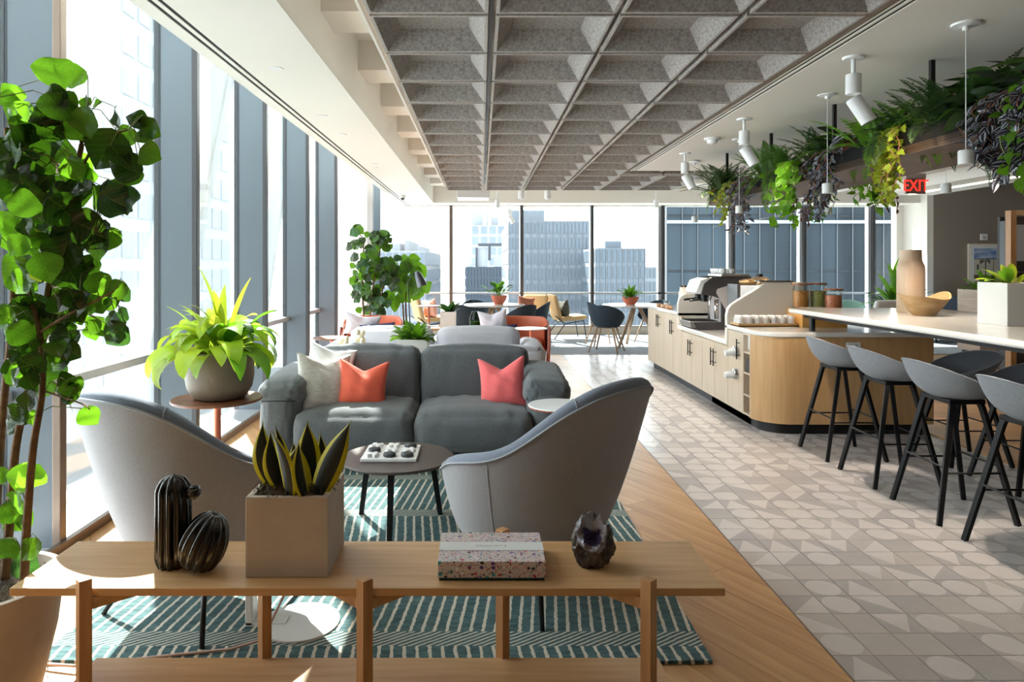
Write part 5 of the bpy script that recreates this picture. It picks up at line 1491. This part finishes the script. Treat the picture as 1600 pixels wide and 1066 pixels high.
for k, (px, py, lab) in enumerate(((777, 312, 'white ceiling can left of centre on the far bulkhead'), (1025, 314, 'white ceiling can right of centre under the far bulkhead'))):
    t = thing('ceiling_can', lab, 'ceiling light', (XX(px, 12.9), 12.9, 2.46)); B().cyl(0, 0, 0, .14, .045, 20).obj('can', plastic_white, t, auto=40); B().cyl(0, 0, .14, .4, .012, 8).obj('stem', plastic_white, t)
for k, (px, lab) in enumerate(((815, 'left small dome sprinkler below the bulkhead'), (856, 'right small dome sprinkler below the bulkhead'))):
    t = thing('sprinkler', lab, 'sprinkler', (XX(px, 12.0), 12.0, 2.52)); B().lathe([(.05, .55), (.06, .04), (.05, .02), (0, 0)], 16).obj('dome', plastic_white, t, smooth=True)
# exit sign
t = thing('exit_sign', 'red illuminated EXIT sign above the vines', 'sign', (XX(1430, 8.6), 8.6, 1.4-(291-CY)/F*8.6))
sw, sh = 15.5/F*8.6, 12/F*8.6
B().box(-sw, sw, -.012, .012, -sh, sh).obj('sign_panel', mat('sign grey', (150,126,120), .5), t, bevel=.002)
text('lettering', 'EXIT', sh*2.1, red_glow, t, (0, -.0135, .0), (R(90), 0, 0), ext=.001, sx=.78)
B().box(-sw, sw, -.02, .02, sh, sh+.06).obj('housing', plastic_grey, t); B().cyl(0, 0, sh+.06, 3.09-t.location.z, .012, 8).obj('stem', plastic_grey, t)

# ================================================================== HANGING TROUGH
trough_m = mat('matte black steel', (12,12,12), .7, spec=.15)
TX0, TX1, TZ0, TZ1, TY0, TY1 = 2.60, 3.22, 2.075, 2.235, 2.4, 7.95
t = thing('hanging_trough', 'long black mesh planter trough with timber underside hung over the bar', 'planter', ((TX0+TX1)/2, (TY0+TY1)/2, TZ0))
hx, hy, hz = (TX1-TX0)/2, (TY1-TY0)/2, TZ1-TZ0
nb = 5
for i in range(nb):
    y0_ = -hy+2*hy*i/nb+.002; y1_ = -hy+2*hy*(i+1)/nb-.002
    B().box(-hx, hx, y0_, y1_, 0, .02).obj('board', walnut_dark, t)
B().box(-hx, -hx+.012, -hy, hy, .02, hz).obj('side_wall', trough_m, t); B().box(hx-.012, hx, -hy, hy, .02, hz).obj('side_wall', trough_m, t)
B().box(-hx, hx, hy-.012, hy, .02, hz).obj('end_wall', black_metal, t); B().box(-hx, hx, -hy, -hy+.012, .02, hz).obj('end_wall', black_metal, t)
stuff(B().box(-hx+.02, hx-.02, -hy+.02, hy-.02, .02, hz-.02).obj('soil', soil, t))
b = B(); ms = mat('bronze mesh', (78,60,46), .6, metal=.2)
yy = -hy
while yy < hy:      # diamond mesh strip along the lower edge of the visible side
    b.box(-hx-.006, -hx-.003, yy, yy+.004, .005, .05); yy += .012
for z in (.005, .02, .035, .05): b.box(-hx-.006, -hx-.003, -hy, hy, z-.0015, z+.0015)
stuff(b.obj('mesh_strip', ms, t))
for y in (2.95, 4.09, 5.22, 6.36, 7.5):
    B().box(-.33+.05, -.33+.075, y-(TY0+TY1)/2-.012, y-(TY0+TY1)/2+.012, hz-.05, ZC-TZ0).obj('hanger_rod', black_metal, t)
    B().box(.25, .275, y-(TY0+TY1)/2-.012, y-(TY0+TY1)/2+.012, hz-.05, ZC-TZ0).obj('hanger_rod', black_metal, t)
# ================================================================== PLANTS
def leaf_mesh(name, m, prof, L_=1.0, W=1.0, n=7, fold=.15, droop=.25, wav=.0, seed=0, nc=4, tip=.0, m2=None):
    """leaf along +y, midrib at x=0, unit length; prof(v)->half width fraction"""
    rnd = random.Random(seed); b = B(); vs_ = []
    ph = rnd.uniform(0, 6)
    for i in range(n+1):
        v = i/n; hw = prof(v)*W/2; y = L_*(v-.12*droop*v*v); z = -droop*L_*v*v
        for k in range(-nc//2, nc//2+1):
            q = k/(nc/2); vs_.append((q*hw, y-.0*abs(q), z+fold*abs(q)*hw+wav*hw*math.sin(v*9+q*3+ph)))
    m_ = nc+1
    fs = [(i*m_+k, i*m_+k+1, (i+1)*m_+k+1, (i+1)*m_+k) for i in range(n) for k in range(nc)]
    b.add(vs_, fs)
    if m2 is not None:
        b.m = [1 if (k % nc) in (1, nc-2) and nc >= 4 and 0 < k//nc < n-1 else 0 for k in range(len(fs))]; return b.mesh(name, [m, m2], True)
    return b.mesh(name, m, True)
heart = lambda v: (.55+.45*math.sin(PI*min(1, v*1.3)))*math.sqrt(max(0, 1-v**3)) if v > 0 else .38
roundp = lambda v: math.sin(PI*(.06+.94*v)**.85) if v < 1 else 0
lance = lambda v: math.sin(PI*min(1, v**.75*.97+.03))**.8
ivyp = lambda v: [.25, .95, .55, .75, .35, .28, .02][min(6, int(v*6.999))]
egg = lambda v: .1+.9*math.sin(PI*min(1, v**.8)) if v < 1 else 0.02
def orient(loc, nrm, up, size, roll=0):
    """matrix: leaf +y along up-ish direction, +z along nrm"""
    z = Vector(nrm).normalized(); y = Vector(up); y = y-z*y.dot(z)
    if y.length < 1e-4: y = Vector((1, 0, 0))-z*z.x
    y.normalize(); x = y.cross(z)
    M_ = Matrix(((x.x, y.x, z.x, 0), (x.y, y.y, z.y, 0), (x.z, y.z, z.z, 0), (0, 0, 0, 1)))
    return Matrix.Translation(loc) @ M_ @ Matrix.Rotation(roll, 4, 'Y') @ Matrix.Scale(size, 4)
def put_leaf(me, parent, M_, name='leaf'):
    o = bpy.data.objects.new(name, me); C.objects.link(o); o.parent = parent
    o.matrix_local = M_; return o
def rvec(rnd, s=1): return Vector((rnd.uniform(-s, s), rnd.uniform(-s, s), rnd.uniform(-s, s)))

def bez(p, n=10):
    p = [Vector(q) for q in p]; out = []
    for i in range(len(p)-1):
        a = p[max(i-1, 0)]; b_ = p[i]; c_ = p[i+1]; d_ = p[min(i+2, len(p)-1)]
        for k in range(n):
            t = k/n; out.append(.5*((2*b_)+(-a+c_)*t+(2*a-5*b_+4*c_-d_)*t*t+(-a+3*b_-3*c_+d_)*t**3))
    out.append(p[-1]); return out

V_dark, V_mid, V_bright, V_teal, V_yel = (veined(m, m.name+' veined') for m in (L_dark, L_mid, L_bright, L_teal, L_yel))
# ---- big round-leaf plant at the left
rnd = random.Random(42)
ro = Vector((-1.56, 2.16, 0))
pp = thing('potted_aralia', 'tall round-leaved plant in a concrete pot at the left edge, by the windows', 'potted plant', ro)
B().lathe([(.13, 0), (.17, .05), (.215, .25), (.235, .42), (.215, .42), (.20, .36), (0, .36)], 48).obj('pot', concrete, pp, auto=50)
b = B(); rs = random.Random(9)
b.grid(24, 8, lambda u, v: (.205*v*math.cos(2*PI*u), .205*v*math.sin(2*PI*u), .40-.02*v+rs.uniform(-.004, .004)), wrapu=True, flip=True); stuff(b.obj('soil', moss, pp, smooth=True))
b = B()
for i in range(300):
    a = rs.uniform(0, 6.28); r = .2*math.sqrt(rs.random()); q = rs.uniform(0, 6.28); x, y = r*math.cos(a), r*math.sin(a); l_ = rs.uniform(.01, .025)
    b.tube([(x, y, .395), (x+l_*math.cos(q)*.5, y+l_*math.sin(q)*.5, .412), (x+l_*math.cos(q), y+l_*math.sin(q), .40)], .0012, 3)
stuff(b.obj('dry_moss', mat('pale moss', (150,140,124), .95, rgb2=(90,80,66), scale=40), pp))
stems = [([(8,905,2.2),(18,780,2.2),(28,680,2.2),(60,560,2.2),(78,440,2.22),(112,300,2.2),(128,225,2.2)], .013),
         ([(38,905,2.12),(42,820,2.1),(52,700,2.1),(66,610,2.12),(62,520,2.15),(40,440,2.2)], .012),
         ([(-15,920,2.3),(-5,780,2.35),(5,640,2.35),(20,480,2.35),(18,330,2.3),(10,200,2.3)], .014),
         ([(128,225,2.2),(135,190,2.2),(138,160,2.2)], .004), ([(112,300,2.2),(140,240,2.18),(175,212,2.15),(200,203,2.1)], .005), ([(128,225,2.2),(105,160,2.18),(88,118,2.15)], .0045),
         ([(62,520,2.15),(110,490,2.1),(150,470,2.08),(178,455,2.05)], .004), ([(66,610,2.12),(95,620,2.1),(130,632,2.08),(140,640,2.05)], .003),
         ([(20,480,2.35),(60,350,2.4),(75,270,2.42)], .006), ([(78,440,2.22),(120,400,2.2),(150,350,2.15)], .005)]
sp = []; b = B()
for pts, r in stems:
    q = bez([P(*p)-ro for p in pts], 6); b.tube(q, r*1.1, 8, r2=r*.6); sp += q
b.obj('stem', bark, pp, smooth=True)
lm = [leaf_mesh('round_leaf', m, roundp, 1, 1.02, 8, f, d, w, s, 6) for (m, f, d, w, s) in
      ((V_dark, .12, .2, .16, 1), (V_dark, -.15, .3, .2, 2), (V_mid, .1, .25, .16, 3), (V_bright, .14, .25, .18, 4), (V_teal, -.1, .3, .18, 5), (V_yel, .1, .25, .16, 6))]
clusters = [  # px, py, count, spread px, size m, palette
 (85,112,1,4,.155,[3]),(112,120,1,5,.10,[3]),(130,160,2,5,.045,[2,3]),(150,162,1,4,.045,[3]),(12,145,2,14,.09,[2,3]),(15,168,2,12,.08,[3]),(40,215,3,16,.12,[0,1]),
 (35,178,2,10,.10,[2,3]),(85,175,3,18,.12,[0,2]),(105,205,4,20,.11,[0,2]),(165,235,1,3,.145,[0]),(195,245,2,12,.11,[0,4]),(180,184,1,5,.085,[0]),(213,186,1,4,.085,[0]),(222,215,2,10,.10,[0,2]),(232,240,1,5,.085,[2]),(200,212,1,6,.09,[2]),(205,275,1,5,.09,[2]),
 (135,262,3,18,.10,[2,3]),(65,250,4,22,.12,[1,0]),(15,265,5,22,.13,[0,1]),(50,285,3,14,.12,[0,1]),(88,312,3,10,.155,[0]),(120,300,2,10,.12,[0]),(165,300,2,10,.10,[2,4]),(180,320,3,14,.12,[0,4]),(190,290,2,10,.09,[2]),(140,362,3,12,.15,[0]),(105,370,3,12,.13,[0]),
 (70,345,4,18,.11,[2,0]),(35,330,4,20,.10,[2,3]),(45,375,5,22,.07,[2,3,5]),(10,370,4,18,.09,[2,3,5]),(175,382,2,10,.075,[2]),(105,410,4,16,.14,[0]),(70,420,4,16,.10,[2,0]),(35,425,2,8,.13,[2]),(35,440,2,8,.12,[2]),(62,430,2,8,.06,[5]),
 (130,430,4,16,.09,[0,2]),(145,445,4,16,.08,[2]),(182,450,2,8,.08,[2]),(190,460,1,5,.08,[4]),(50,480,4,14,.12,[0]),(100,478,6,20,.10,[0]),(130,475,4,14,.09,[0,2]),(165,475,4,12,.07,[2]),(180,500,3,10,.075,[2,4]),(155,508,4,16,.07,[2]),(12,505,4,12,.08,[2,3]),(40,520,3,14,.09,[0,2]),(178,524,1,5,.10,[4]),
 (90,540,6,22,.09,[0,2]),(55,560,5,20,.10,[0,1]),(100,555,5,16,.09,[0]),(30,580,5,16,.08,[0,2]),(55,600,3,12,.08,[0]),(110,600,3,10,.08,[0,2]),(45,640,3,12,.07,[0,2]),(25,655,2,10,.08,[0]),(140,652,1,3,.085,[2]),(45,745,2,8,.12,[5,3]),(20,800,3,12,.10,[3,2]),(5,745,2,8,.08,[2]),(8,860,2,6,.08,[2,3]),
 (40,885,1,5,.10,[4]),(45,860,1,4,.09,[2]),(90,340,3,16,.13,[0,1]),(20,300,3,14,.14,[0,1]),(20,230,3,14,.10,[0,2])]
b = B()
for px, py, cn, sprd, size, pal in clusters:
    for k in range(max(cn, int(cn*1.45))):
        x_ = px+rnd.gauss(0, sprd*.6)*(cn > 1); y_ = py+rnd.gauss(0, sprd*.6)*(cn > 1); d_ = rnd.uniform(2.05, 2.34)
        c_ = P(x_, y_, d_)-ro
        if c_.x+ro.x < -1.98: c_.x = -1.98-ro.x+rnd.uniform(0, .05)
        s_ = size*rnd.uniform(.72, .98)
        nr = Vector((rnd.uniform(-.7, .7), -1, rnd.uniform(-.15, .8))); up = Vector((rnd.uniform(-.7, .7), rnd.uniform(-.3, .3), rnd.uniform(-1, .15)))
        z = nr.normalized(); y = (up-z*up.dot(z)).normalized()
        put_leaf(lm[rnd.choice(pal)], pp, orient(c_-y*s_*.5, nr, y, s_, rnd.uniform(-.35, .35)))
        base = c_-y*s_*.5
        q = min(sp, key=lambda p: (p-base-Vector((0, 0, -.05))).length)
        if (q-base).length < .55:
            mid = (q+base)/2+Vector((0, 0, .03)); b.tube([q, mid, base], .0016, 4)
stuff(b.obj('petiole', stem_g, pp))

# ---- arching leaf (curved strap) generator
def arch_leaf(p0, az, el, L_, W, grav, m, prof=lance, n=12, fold=.18, twist=0, stalk=.15):
    b = B(); p = Vector(p0); vs_ = []; dl = L_/n
    for i in range(n+1):
        v = i/n; e = el-grav*v*v
        t_ = Vector((math.cos(az)*math.cos(e), math.sin(az)*math.cos(e), math.sin(e)))
        side = Vector((-math.sin(az), math.cos(az), 0)); nr = side.cross(t_)*-1
        tw = twist*v; sd_ = side*math.cos(tw)+nr*math.sin(tw); n2 = nr*math.cos(tw)-side*math.sin(tw)
        vv = max(0, (v-stalk)/(1-stalk)); hw = max(W/2*prof(vv) if v > stalk else .003, .002 if i < n else 0)
        for q in (-1, -.5, 0, .5, 1): vs_.append(p+sd_*hw*q+n2*(fold*abs(q)*hw))
        p = p+t_*dl
    fs = [(i*5+k, i*5+k+1, (i+1)*5+k+1, (i+1)*5+k) for i in range(n) for k in range(4)]
    b.add(vs_, fs); return b
# lily plant in the rounded pot
ro = Vector((-1.60, 4.27, .5855))
pp = thing('potted_lily', 'bushy yellow-green broad-leaved plant in a rounded stone pot on the walnut table', 'potted plant', ro)
B().lathe([(.12, 0), (.155, .012), (.19, .07), (.202, .14), (.203, .29), (.190, .29), (.188, .25), (0, .25)], 48).obj('pot', concrete_grey, pp, auto=50)
stuff(B().lathe([(.188, .262), (0, .275)], 24).obj('soil', soil, pp))
rnd = random.Random(8)
for i in range(74):
    q = i/74; az = rnd.uniform(0, 2*PI); 
    if q < .42: el, L_, g, W = rnd.uniform(.2, .8), rnd.uniform(.30, .52), rnd.uniform(1.9, 3.0), rnd.uniform(.10, .14)
    elif q < .8: el, L_, g, W = rnd.uniform(.7, 1.2), rnd.uniform(.32, .50), rnd.uniform(1.9, 3.0), rnd.uniform(.095, .13)
    else: el, L_, g, W = rnd.uniform(1.0, 1.5), rnd.uniform(.28, .44), rnd.uniform(.6, 2.2), rnd.uniform(.07, .10)
    r = rnd.uniform(.0, .09)
    m_ = L_peace if rnd.random() < .6 else (L_yel if math.cos(az) < .2 else L_mid)
    o = arch_leaf((r*math.cos(az), r*math.sin(az), .262), az+rnd.uniform(-.3, .3), el, L_, W, g, m_, twist=rnd.uniform(-.6, .6), stalk=.22).obj('leaf', m_, pp, smooth=True)
for (tx, ty, d_, W) in ((303,420,4.25,.085), (397,437,4.2,.05), (355,445,4.3,.07), (330,455,4.2,.09)):
    p0 = Vector((rnd.uniform(-.03, .03), 0, .26)); p1 = P(tx, ty, d_)-ro; v = p1-p0
    az = math.atan2(v.y, v.x); el = math.atan2(v.z, math.hypot(v.x, v.y))
    arch_leaf(p0, az, el+.15, v.length*1.02, W, .35, L_yel, stalk=.3).obj('leaf', L_yel, pp, smooth=True)

def bush(parent, c, n, Lr, Wr, mats_, el=(.3, 1.4), g=(.6, 1.8), r=.04, seed=0, prof=lance, stalk=.2):
    rnd = random.Random(seed)
    for i in range(n):
        az = rnd.uniform(0, 2*PI); m_ = rnd.choice(mats_); rr = rnd.uniform(0, r)
        arch_leaf((c[0]+rr*math.cos(az), c[1]+rr*math.sin(az), c[2]), az, rnd.uniform(*el), rnd.uniform(*Lr), rnd.uniform(*Wr), rnd.uniform(*g), m_, prof=prof, n=7, twist=rnd.uniform(-.5, .5), stalk=stalk).obj('leaf', m_, parent, smooth=True)
bush(cp, (0, 0, .225), 60, (.09, .20), (.055, .08), [L_mid, L_bright, L_mid], (.2, 1.4), (.5, 1.6), .08, 3, egg)
bush(succ, (0, 0, .22), 16, (.16, .28), (.07, .10), [L_mid, L_teal, L_dark], (.4, 1.3), (.2, .8), .04, 4, lance, .05)
bush(tp1, (0, 0, .13), 26, (.16, .36), (.09, .12), [L_mid, L_bright, L_teal], (.4, 1.5), (.3, 1.4), .05, 5, egg, .55)
bush(tp2, (0, 0, .11), 50, (.16, .28), (.045, .07), [L_mid, L_mid, L_bright], (.3, 1.4), (.6, 1.8), .06, 6)
bush(pt, (0, 0, .25), 16, (.12, .24), (.045, .06), [L_yel, L_yel, L_bright], (.3, 1.4), (.3, 1.2), .04, 7)
bush(boxp, (.12, 0, 1.02), 46, (.2, .38), (.05, .08), [L_mid, L_dark, L_mid], (.5, 1.45), (.3, 1.2), .18, 8, egg, .3)
bush(boxp, (-.12, -.1, 1.02), 20, (.1, .2), (.04, .06), [L_mid, L_bright], (.2, 1.2), (.5, 1.6), .1, 9, egg, .3)
# right far plant in dark pot
t = thing('potted_philodendron', 'bushy green plant in a dark pot by the right end of the far windows', 'potted plant', (XX(1400, 11.6), 11.6, .004))
B().lathe([(.15, 0), (.2, .3), (.22, .62), (.2, .62), (.19, .58), (0, .58)], 28).obj('pot', grey_planter, t, auto=50)
stuff(B().lathe([(.19, .6), (0, .61)], 20).obj('soil', soil, t))
bush(t, (0, 0, .6), 46, (.35, .75), (.09, .15), [L_mid, L_dark, L_bright, L_mid], (.5, 1.5), (.6, 1.9), .08, 10, lance, .3)
for (tx, ty) in ((1368, 432), (1383, 415), (1412, 405), (1395, 420)):
    p1 = P(tx, ty, 11.5)-t.location; v = p1-Vector((0, 0, .6)); az = math.atan2(v.y, v.x); el = math.atan2(v.z, math.hypot(v.x, v.y))
    arch_leaf((0, 0, .6), az, el+.25, v.length*1.05, .12, .6, L_bright, stalk=.45).obj('leaf', L_bright, t, smooth=True)
# left background round-leaf tree and bright fiddle plant
def leafy_tree(name, label, x, y, pot, stems, clusters, meshes, seed, smin, smax, potm):
    rnd = random.Random(seed); ro = Vector((x, y, 0)); t = thing(name, label, 'potted plant', ro)
    r, h = pot; B().lathe([(r*.8, 0), (r*.95, h*.5), (r, h), (r*.92, h), (r*.9, h*.9), (0, h*.9)], 28).obj('pot', potm, t, auto=50)
    stuff(B().lathe([(r*.9, h*.92), (0, h*.93)], 18).obj('soil', soil, t))
    b = B()
    for pts in stems: b.tube(bez([P(*p)-ro for p in pts], 5), .016, 6, r2=.006)
    b.obj('stem', bark, t, smooth=True)
    for (px, py, cn, sx, sy) in clusters:
        for k in range(cn):
            c_ = P(px+rnd.gauss(0, sx), py+rnd.gauss(0, sy), y+rnd.uniform(-.25, .25))-ro
            if c_.x+x < -1.95: c_.x = -1.95-x+rnd.uniform(0, .06)
            nr = Vector((rnd.uniform(-.9, .9), -1, rnd.uniform(-.2, 1))); up = Vector((rnd.uniform(-.8, .8), rnd.uniform(-.3, .3), rnd.uniform(-1, .3))); s_ = rnd.uniform(smin, smax)
            put_leaf(rnd.choice(meshes), t, orient(c_, nr, up, s_, rnd.uniform(-.4, .4)))
    return t
leafy_tree('potted_aralia', 'tall round-leaved plant at the back by the window corner', XX(582, 10.5), 10.5, (.22, .42),
   [[(578,525,10.5),(580,470,10.5),(592,400,10.5),(600,370,10.5)],[(588,525,10.5),(598,450,10.5),(604,420,10.4)],[(570,525,10.6),(566,440,10.6),(568,380,10.6),(560,365,10.5)]],
   [(557,356,3,3,4),(592,375,34,10,9),(575,395,24,10,9),(556,382,5,4,4),(560,415,16,7,10),(580,420,22,10,10),(600,420,20,8,10),(612,425,16,6,10),(562,445,10,6,8),(580,455,20,9,9),(595,475,14,6,8),(565,465,8,6,6)],
   [lm[0], lm[2], lm[2], lm[4], lm[0]], 5, .10, .16, concrete)
fid = [leaf_mesh('fiddle_leaf', m, roundp, 1, .8, 8, .15, d, .14, s, 6) for (m, d, s) in ((V_bright, .3, 1), (V_mid, .35, 2), (V_bright, .25, 3))]
leafy_tree('potted_fig', 'bright fiddle-leaf fig in a beige pot behind the tan armchairs', XX(635, 10.8), 10.8, (.16, .46),
   [[(637,520,10.8),(634,480,10.8),(636,430,10.8),(640,410,10.8)],[(632,520,10.8),(629,470,10.8),(626,425,10.8)]],
   [(634,412,12,8,5),(645,425,10,8,6),(625,430,12,7,8),(648,440,5,6,5),(630,450,9,10,6),(655,452,3,4,4),(622,462,6,6,4)], fid, 6, .16, .27, mat('beige pot', (214,198,164), .6))

# ---- hanging garden
def frond_mesh(name, m, L_=1, n=18, w=.26, droop=.8, seed=0, curl=.2):
    rnd = random.Random(seed); b = B(); p = Vector((0, 0, 0)); e = .9
    pts = []
    for i in range(n+1):
        pts.append(p.copy()); e = .8-(droop*2.0)*(i/n); p = p+Vector((0, math.cos(e), math.sin(e)))*L_/n
    b.tube(pts, .006, 3, r2=.002)
    for i in range(1, n+1):
        v = i/n; l_ = w*math.sin(PI*min(1, v*.86+.12))**.8; t_ = (pts[i]-pts[i-1]).normalized(); ww = L_/n*.52
        for s_ in (-1, 1):
            dn = Vector((s_, .35, 0)).normalized(); dz = Vector((0, 0, -curl*l_*rnd.uniform(.4, 1.4)))
            a = pts[i]; tip_ = a+Vector((dn.x*l_, t_.y*l_*.4, t_.z*l_*.4))+dz; md = a.lerp(tip_, .45)
            b.add([a, md+t_*ww, tip_, md-t_*ww], [(0, 1, 2, 3)])
    return b.mesh(name, m)
fr = {k: [frond_mesh('frond', m, 1, 26, w_, dr_, s_) for s_, (w_, dr_) in enumerate(((.15, .45), (.13, .75), (.16, 1.0)))] for k, m in (('f', L_fern), ('d', L_fernd), ('y', L_bright))}
for k in fr:
    pass
bld = [leaf_mesh('blade', m, egg, 1, .34, 6, .25, .3, .08, s, 4) for s, m in enumerate((L_dark, L_fernd, L_mid))]
def fern(label, y, x, kind, n, Lr, seed, side=0, name='fern'):
    rnd = random.Random(seed); t = thing(name, label, 'hanging plant', (x, y, TZ1-.035))
    for i in range(int(n*2.7)):
        az = rnd.uniform(0, 2*PI); e = rnd.uniform(-.5, .75); s_ = rnd.uniform(*Lr)*(1.05 if e < .3 else .92)
        upr = i % 5 < 2
        if upr: e = rnd.uniform(.35, .75); s_ = rnd.uniform(.30, .46)
        M_ = Matrix.Translation((rnd.uniform(-.16, .08), rnd.uniform(-.18, .18), 0)) @ Matrix.Rotation(az, 4, 'Z') @ Matrix.Rotation(e-.2, 4, 'X') @ Matrix.Scale(s_, 4)
        put_leaf(fr[kind][0] if upr else rnd.choice(fr[kind]), t, M_, 'frond')
    return t
def vine(label, y, x, me, n, drop, size, seed, stemm, out=-1, name='trailing_vine', spread=.10, up=.0, dens=26):
    """n strands spilling over the trough edge, each strand one mesh of stem plus leaf objects"""
    rnd = random.Random(seed); ox_ = TX0-.01 if out < 0 else TX1+.01
    t = thing(name, label, 'hanging plant', (ox_+out*.02, y, TZ1-.03))
    for k in range(int(n*1.9)):
        dy = rnd.gauss(0, spread*1.15); dr_ = drop*rnd.uniform(.55, 1.05); ph = rnd.uniform(0, 6)
        pts = [Vector((-out*.12, dy*.5, .0)), Vector((-out*.02, dy*.7, .05+up)), Vector((out*.035, dy*.85, .02))]
        m_ = 8
        for q in range(1, m_+1): pts.append(Vector((out*(.045+.03*math.sin(q*.9+ph)+rnd.uniform(-.01,.01)), dy+.03*math.sin(q*.7+ph)+rnd.uniform(-.01, .01), .02-dr_*q/m_)))
        pts = bez(pts, 3); 
        lf = B(); vtx = []
        sb = B().tube(pts, .0028, 4)
        strand = sb.obj('strand', stemm, t)
        big = size > .07
        cnt_ = max(6, int(dens*dr_/.5))
        for q in range(cnt_):
            i_ = min(len(pts)-1, int(len(pts)*(q+rnd.random())/cnt_)); p = pts[i_]
            nr = Vector((out*rnd.uniform(-.2, .9), rnd.uniform(-1, .1), rnd.uniform(.0, 1))); up_ = Vector((rnd.uniform(-1, 1), rnd.uniform(-.6, .6), rnd.uniform(-1.2, .2)))
            M_ = orient(p, nr, up_, size*rnd.uniform(.7, 1.25), rnd.uniform(-.6, .6))
            if big: put_leaf(rnd.choice(me), strand, M_)
            else:
                mm = rnd.choice(me); o0 = len(lf.v); lf.v += [tuple(M_ @ v.co) for v in mm.vertices]
                for pl__ in mm.polygons: lf.f.append([a+o0 for a in pl__.vertices]); lf.m.append(pl__.material_index)
        if not big: stuff(lf.obj('leaves', list(me[0].materials), strand, smooth=True))
    return t
def crown(label, y, x, me, n, Lr, seed, name='leafy_plant', el=(.1, 1.3)):
    rnd = random.Random(seed); t = thing(name, label, 'hanging plant', (x, y, TZ1-.035))
    b = B()
    for i in range(int(n*1.5)):
        az = rnd.uniform(0, 2*PI); e = rnd.uniform(*el); s_ = rnd.uniform(*Lr)*1.1; dirv = Vector((math.cos(az)*math.cos(e), math.sin(az)*math.cos(e), math.sin(e)))
        l_ = rnd.uniform(.05, .22); p = dirv*l_; b.tube([Vector((0, 0, -.01)), p*.5+Vector((0, 0, .02)), p], .0025, 4)
        nr = Vector((dirv.x*.4+rnd.uniform(-.4, .4), dirv.y*.4-.5, 1-e*.5)); put_leaf(rnd.choice(me), t, orient(p, nr, dirv-Vector((0, 0, .5)), s_, rnd.uniform(-.5, .5)))
    b.obj('stem', stem_g, t); return t
mk = lambda nm, m, pr, W, f, d, w: [leaf_mesh(nm, m, pr, 1, W, 6, f, d, w, s, 4) for s in range(3)]
lv_heart = mk('heart_leaf', L_bright, heart, .95, .12, .2, .06); lv_hg = mk('heart_leaf', L_bright, heart, .95, .12, .2, .06)
lv_ivy = [leaf_mesh('ivy_leaf', m, ivyp, 1, 1.0, 6, .1, .2, .05, s, 2) for s, m in enumerate((L_yel, L_yel))]
lv_ivyd = [leaf_mesh('ivy_leaf', L_mid, ivyp, 1, 1.0, 6, .1, .2, .05, s, 2) for s in range(2)]
lv_trad = [leaf_mesh('striped_leaf', L_bronze, egg, 1, .52, 6, .3, .25, .05, s, 6, m2=L_silver) for s in range(3)]
lv_pur = [leaf_mesh('purple_leaf', L_purple, egg, 1, .5, 5, .3, .25, .05, s, 2) for s in range(2)]
fern('dark green fern at the far end of the hanging trough', 7.55, 2.66, 'd', 30, (.22, .40), 1)
vine('yellow ivy with small leaves near the far end of the trough', 7.25, 0, lv_ivy, 5, .50, .042, 2, stem_r, spread=.10)
vine('dark silver-striped trailing plant near the far end of the trough', 6.85, 0, lv_trad, 7, .50, .045, 3, stem_r, spread=.11, dens=30)
fern('upright mid-green fern second from the far end', 6.35, 2.72, 'f', 34, (.24, .50), 4)
vine('yellow-green heart-leaf vine hanging mid trough', 5.85, 0, lv_heart, 6, .52, .072, 5, stem_g, spread=.15, dens=13)
fern('mid-green fern left of the striped plant', 5.55, 2.80, 'd', 24, (.22, .38), 6)
crown('dark broad-leaved plant beside the middle hanger rod', 5.35, 2.78, bld, 34, (.14, .24), 7)
vine('silver-striped trailing plant under the middle hanger rod', 5.15, 0, lv_trad, 7, .46, .05, 8, stem_r, spread=.09, dens=30)
crown('purple-tinged bushy plant above the striped trailer', 5.0, 2.76, lv_pur+lv_trad, 26, (.09, .14), 9)
fern('feathery light fern right of the second pendant', 4.62, 2.72, 'y', 22, (.22, .42), 10)
fern('tall dark fern behind the yellow ivy', 4.45, 2.85, 'd', 20, (.26, .50), 11)
vine('long yellow ivy cascading near the exit sign', 4.36, 0, lv_ivy, 7, .46, .05, 12, stem_r, spread=.055, dens=26)
fern('spreading fern between the ivy and the nearest pendant', 4.0, 2.74, 'd', 26, (.24, .42), 13)
crown('large blue-green leafy fern above the nearest pendant', 3.68, 2.80, bld, 40, (.16, .30), 14)
crown('dark upright leafy plant at the right photo edge', 3.42, 2.85, bld, 26, (.16, .30), 15)
vine('big dark silver-striped trailing plant at the right photo edge', 3.33, 0, lv_trad, 11, .40, .075, 16, stem_r, spread=.12, dens=26)
vine('yellow-green heart-leaf vine at the right photo edge', 3.30, 0, lv_hg, 3, .52, .075, 17, stem_g, spread=.05, dens=10)
# far side trailers
vine('purple trailer on the far side of the trough, far end', 7.3, 0, lv_pur, 4, .36, .045, 21, stem_r, out=1, spread=.12)
vine('red-brown trailer on the far side of the trough, middle', 6.98, 0, lv_pur, 4, .42, .045, 22, stem_r, out=1, spread=.10)
vine('green ivy on the far side of the trough, middle', 6.7, 0, lv_ivyd, 5, .40, .045, 23, stem_g, out=1, spread=.10)
vine('heart-leaf vine on the far side of the trough', 6.25, 0, lv_hg, 3, .30, .08, 24, stem_g, out=1, spread=.08, dens=14)
vine('purple trailer on the far side beside the heart-leaf vines', 5.62, 0, lv_pur, 2, .42, .05, 25, stem_r, out=1, spread=.02)
vine('bright heart-leaf vine left of the exit sign', 5.82, 0, lv_heart, 4, .36, .085, 26, stem_g, out=1, spread=.06, dens=16)
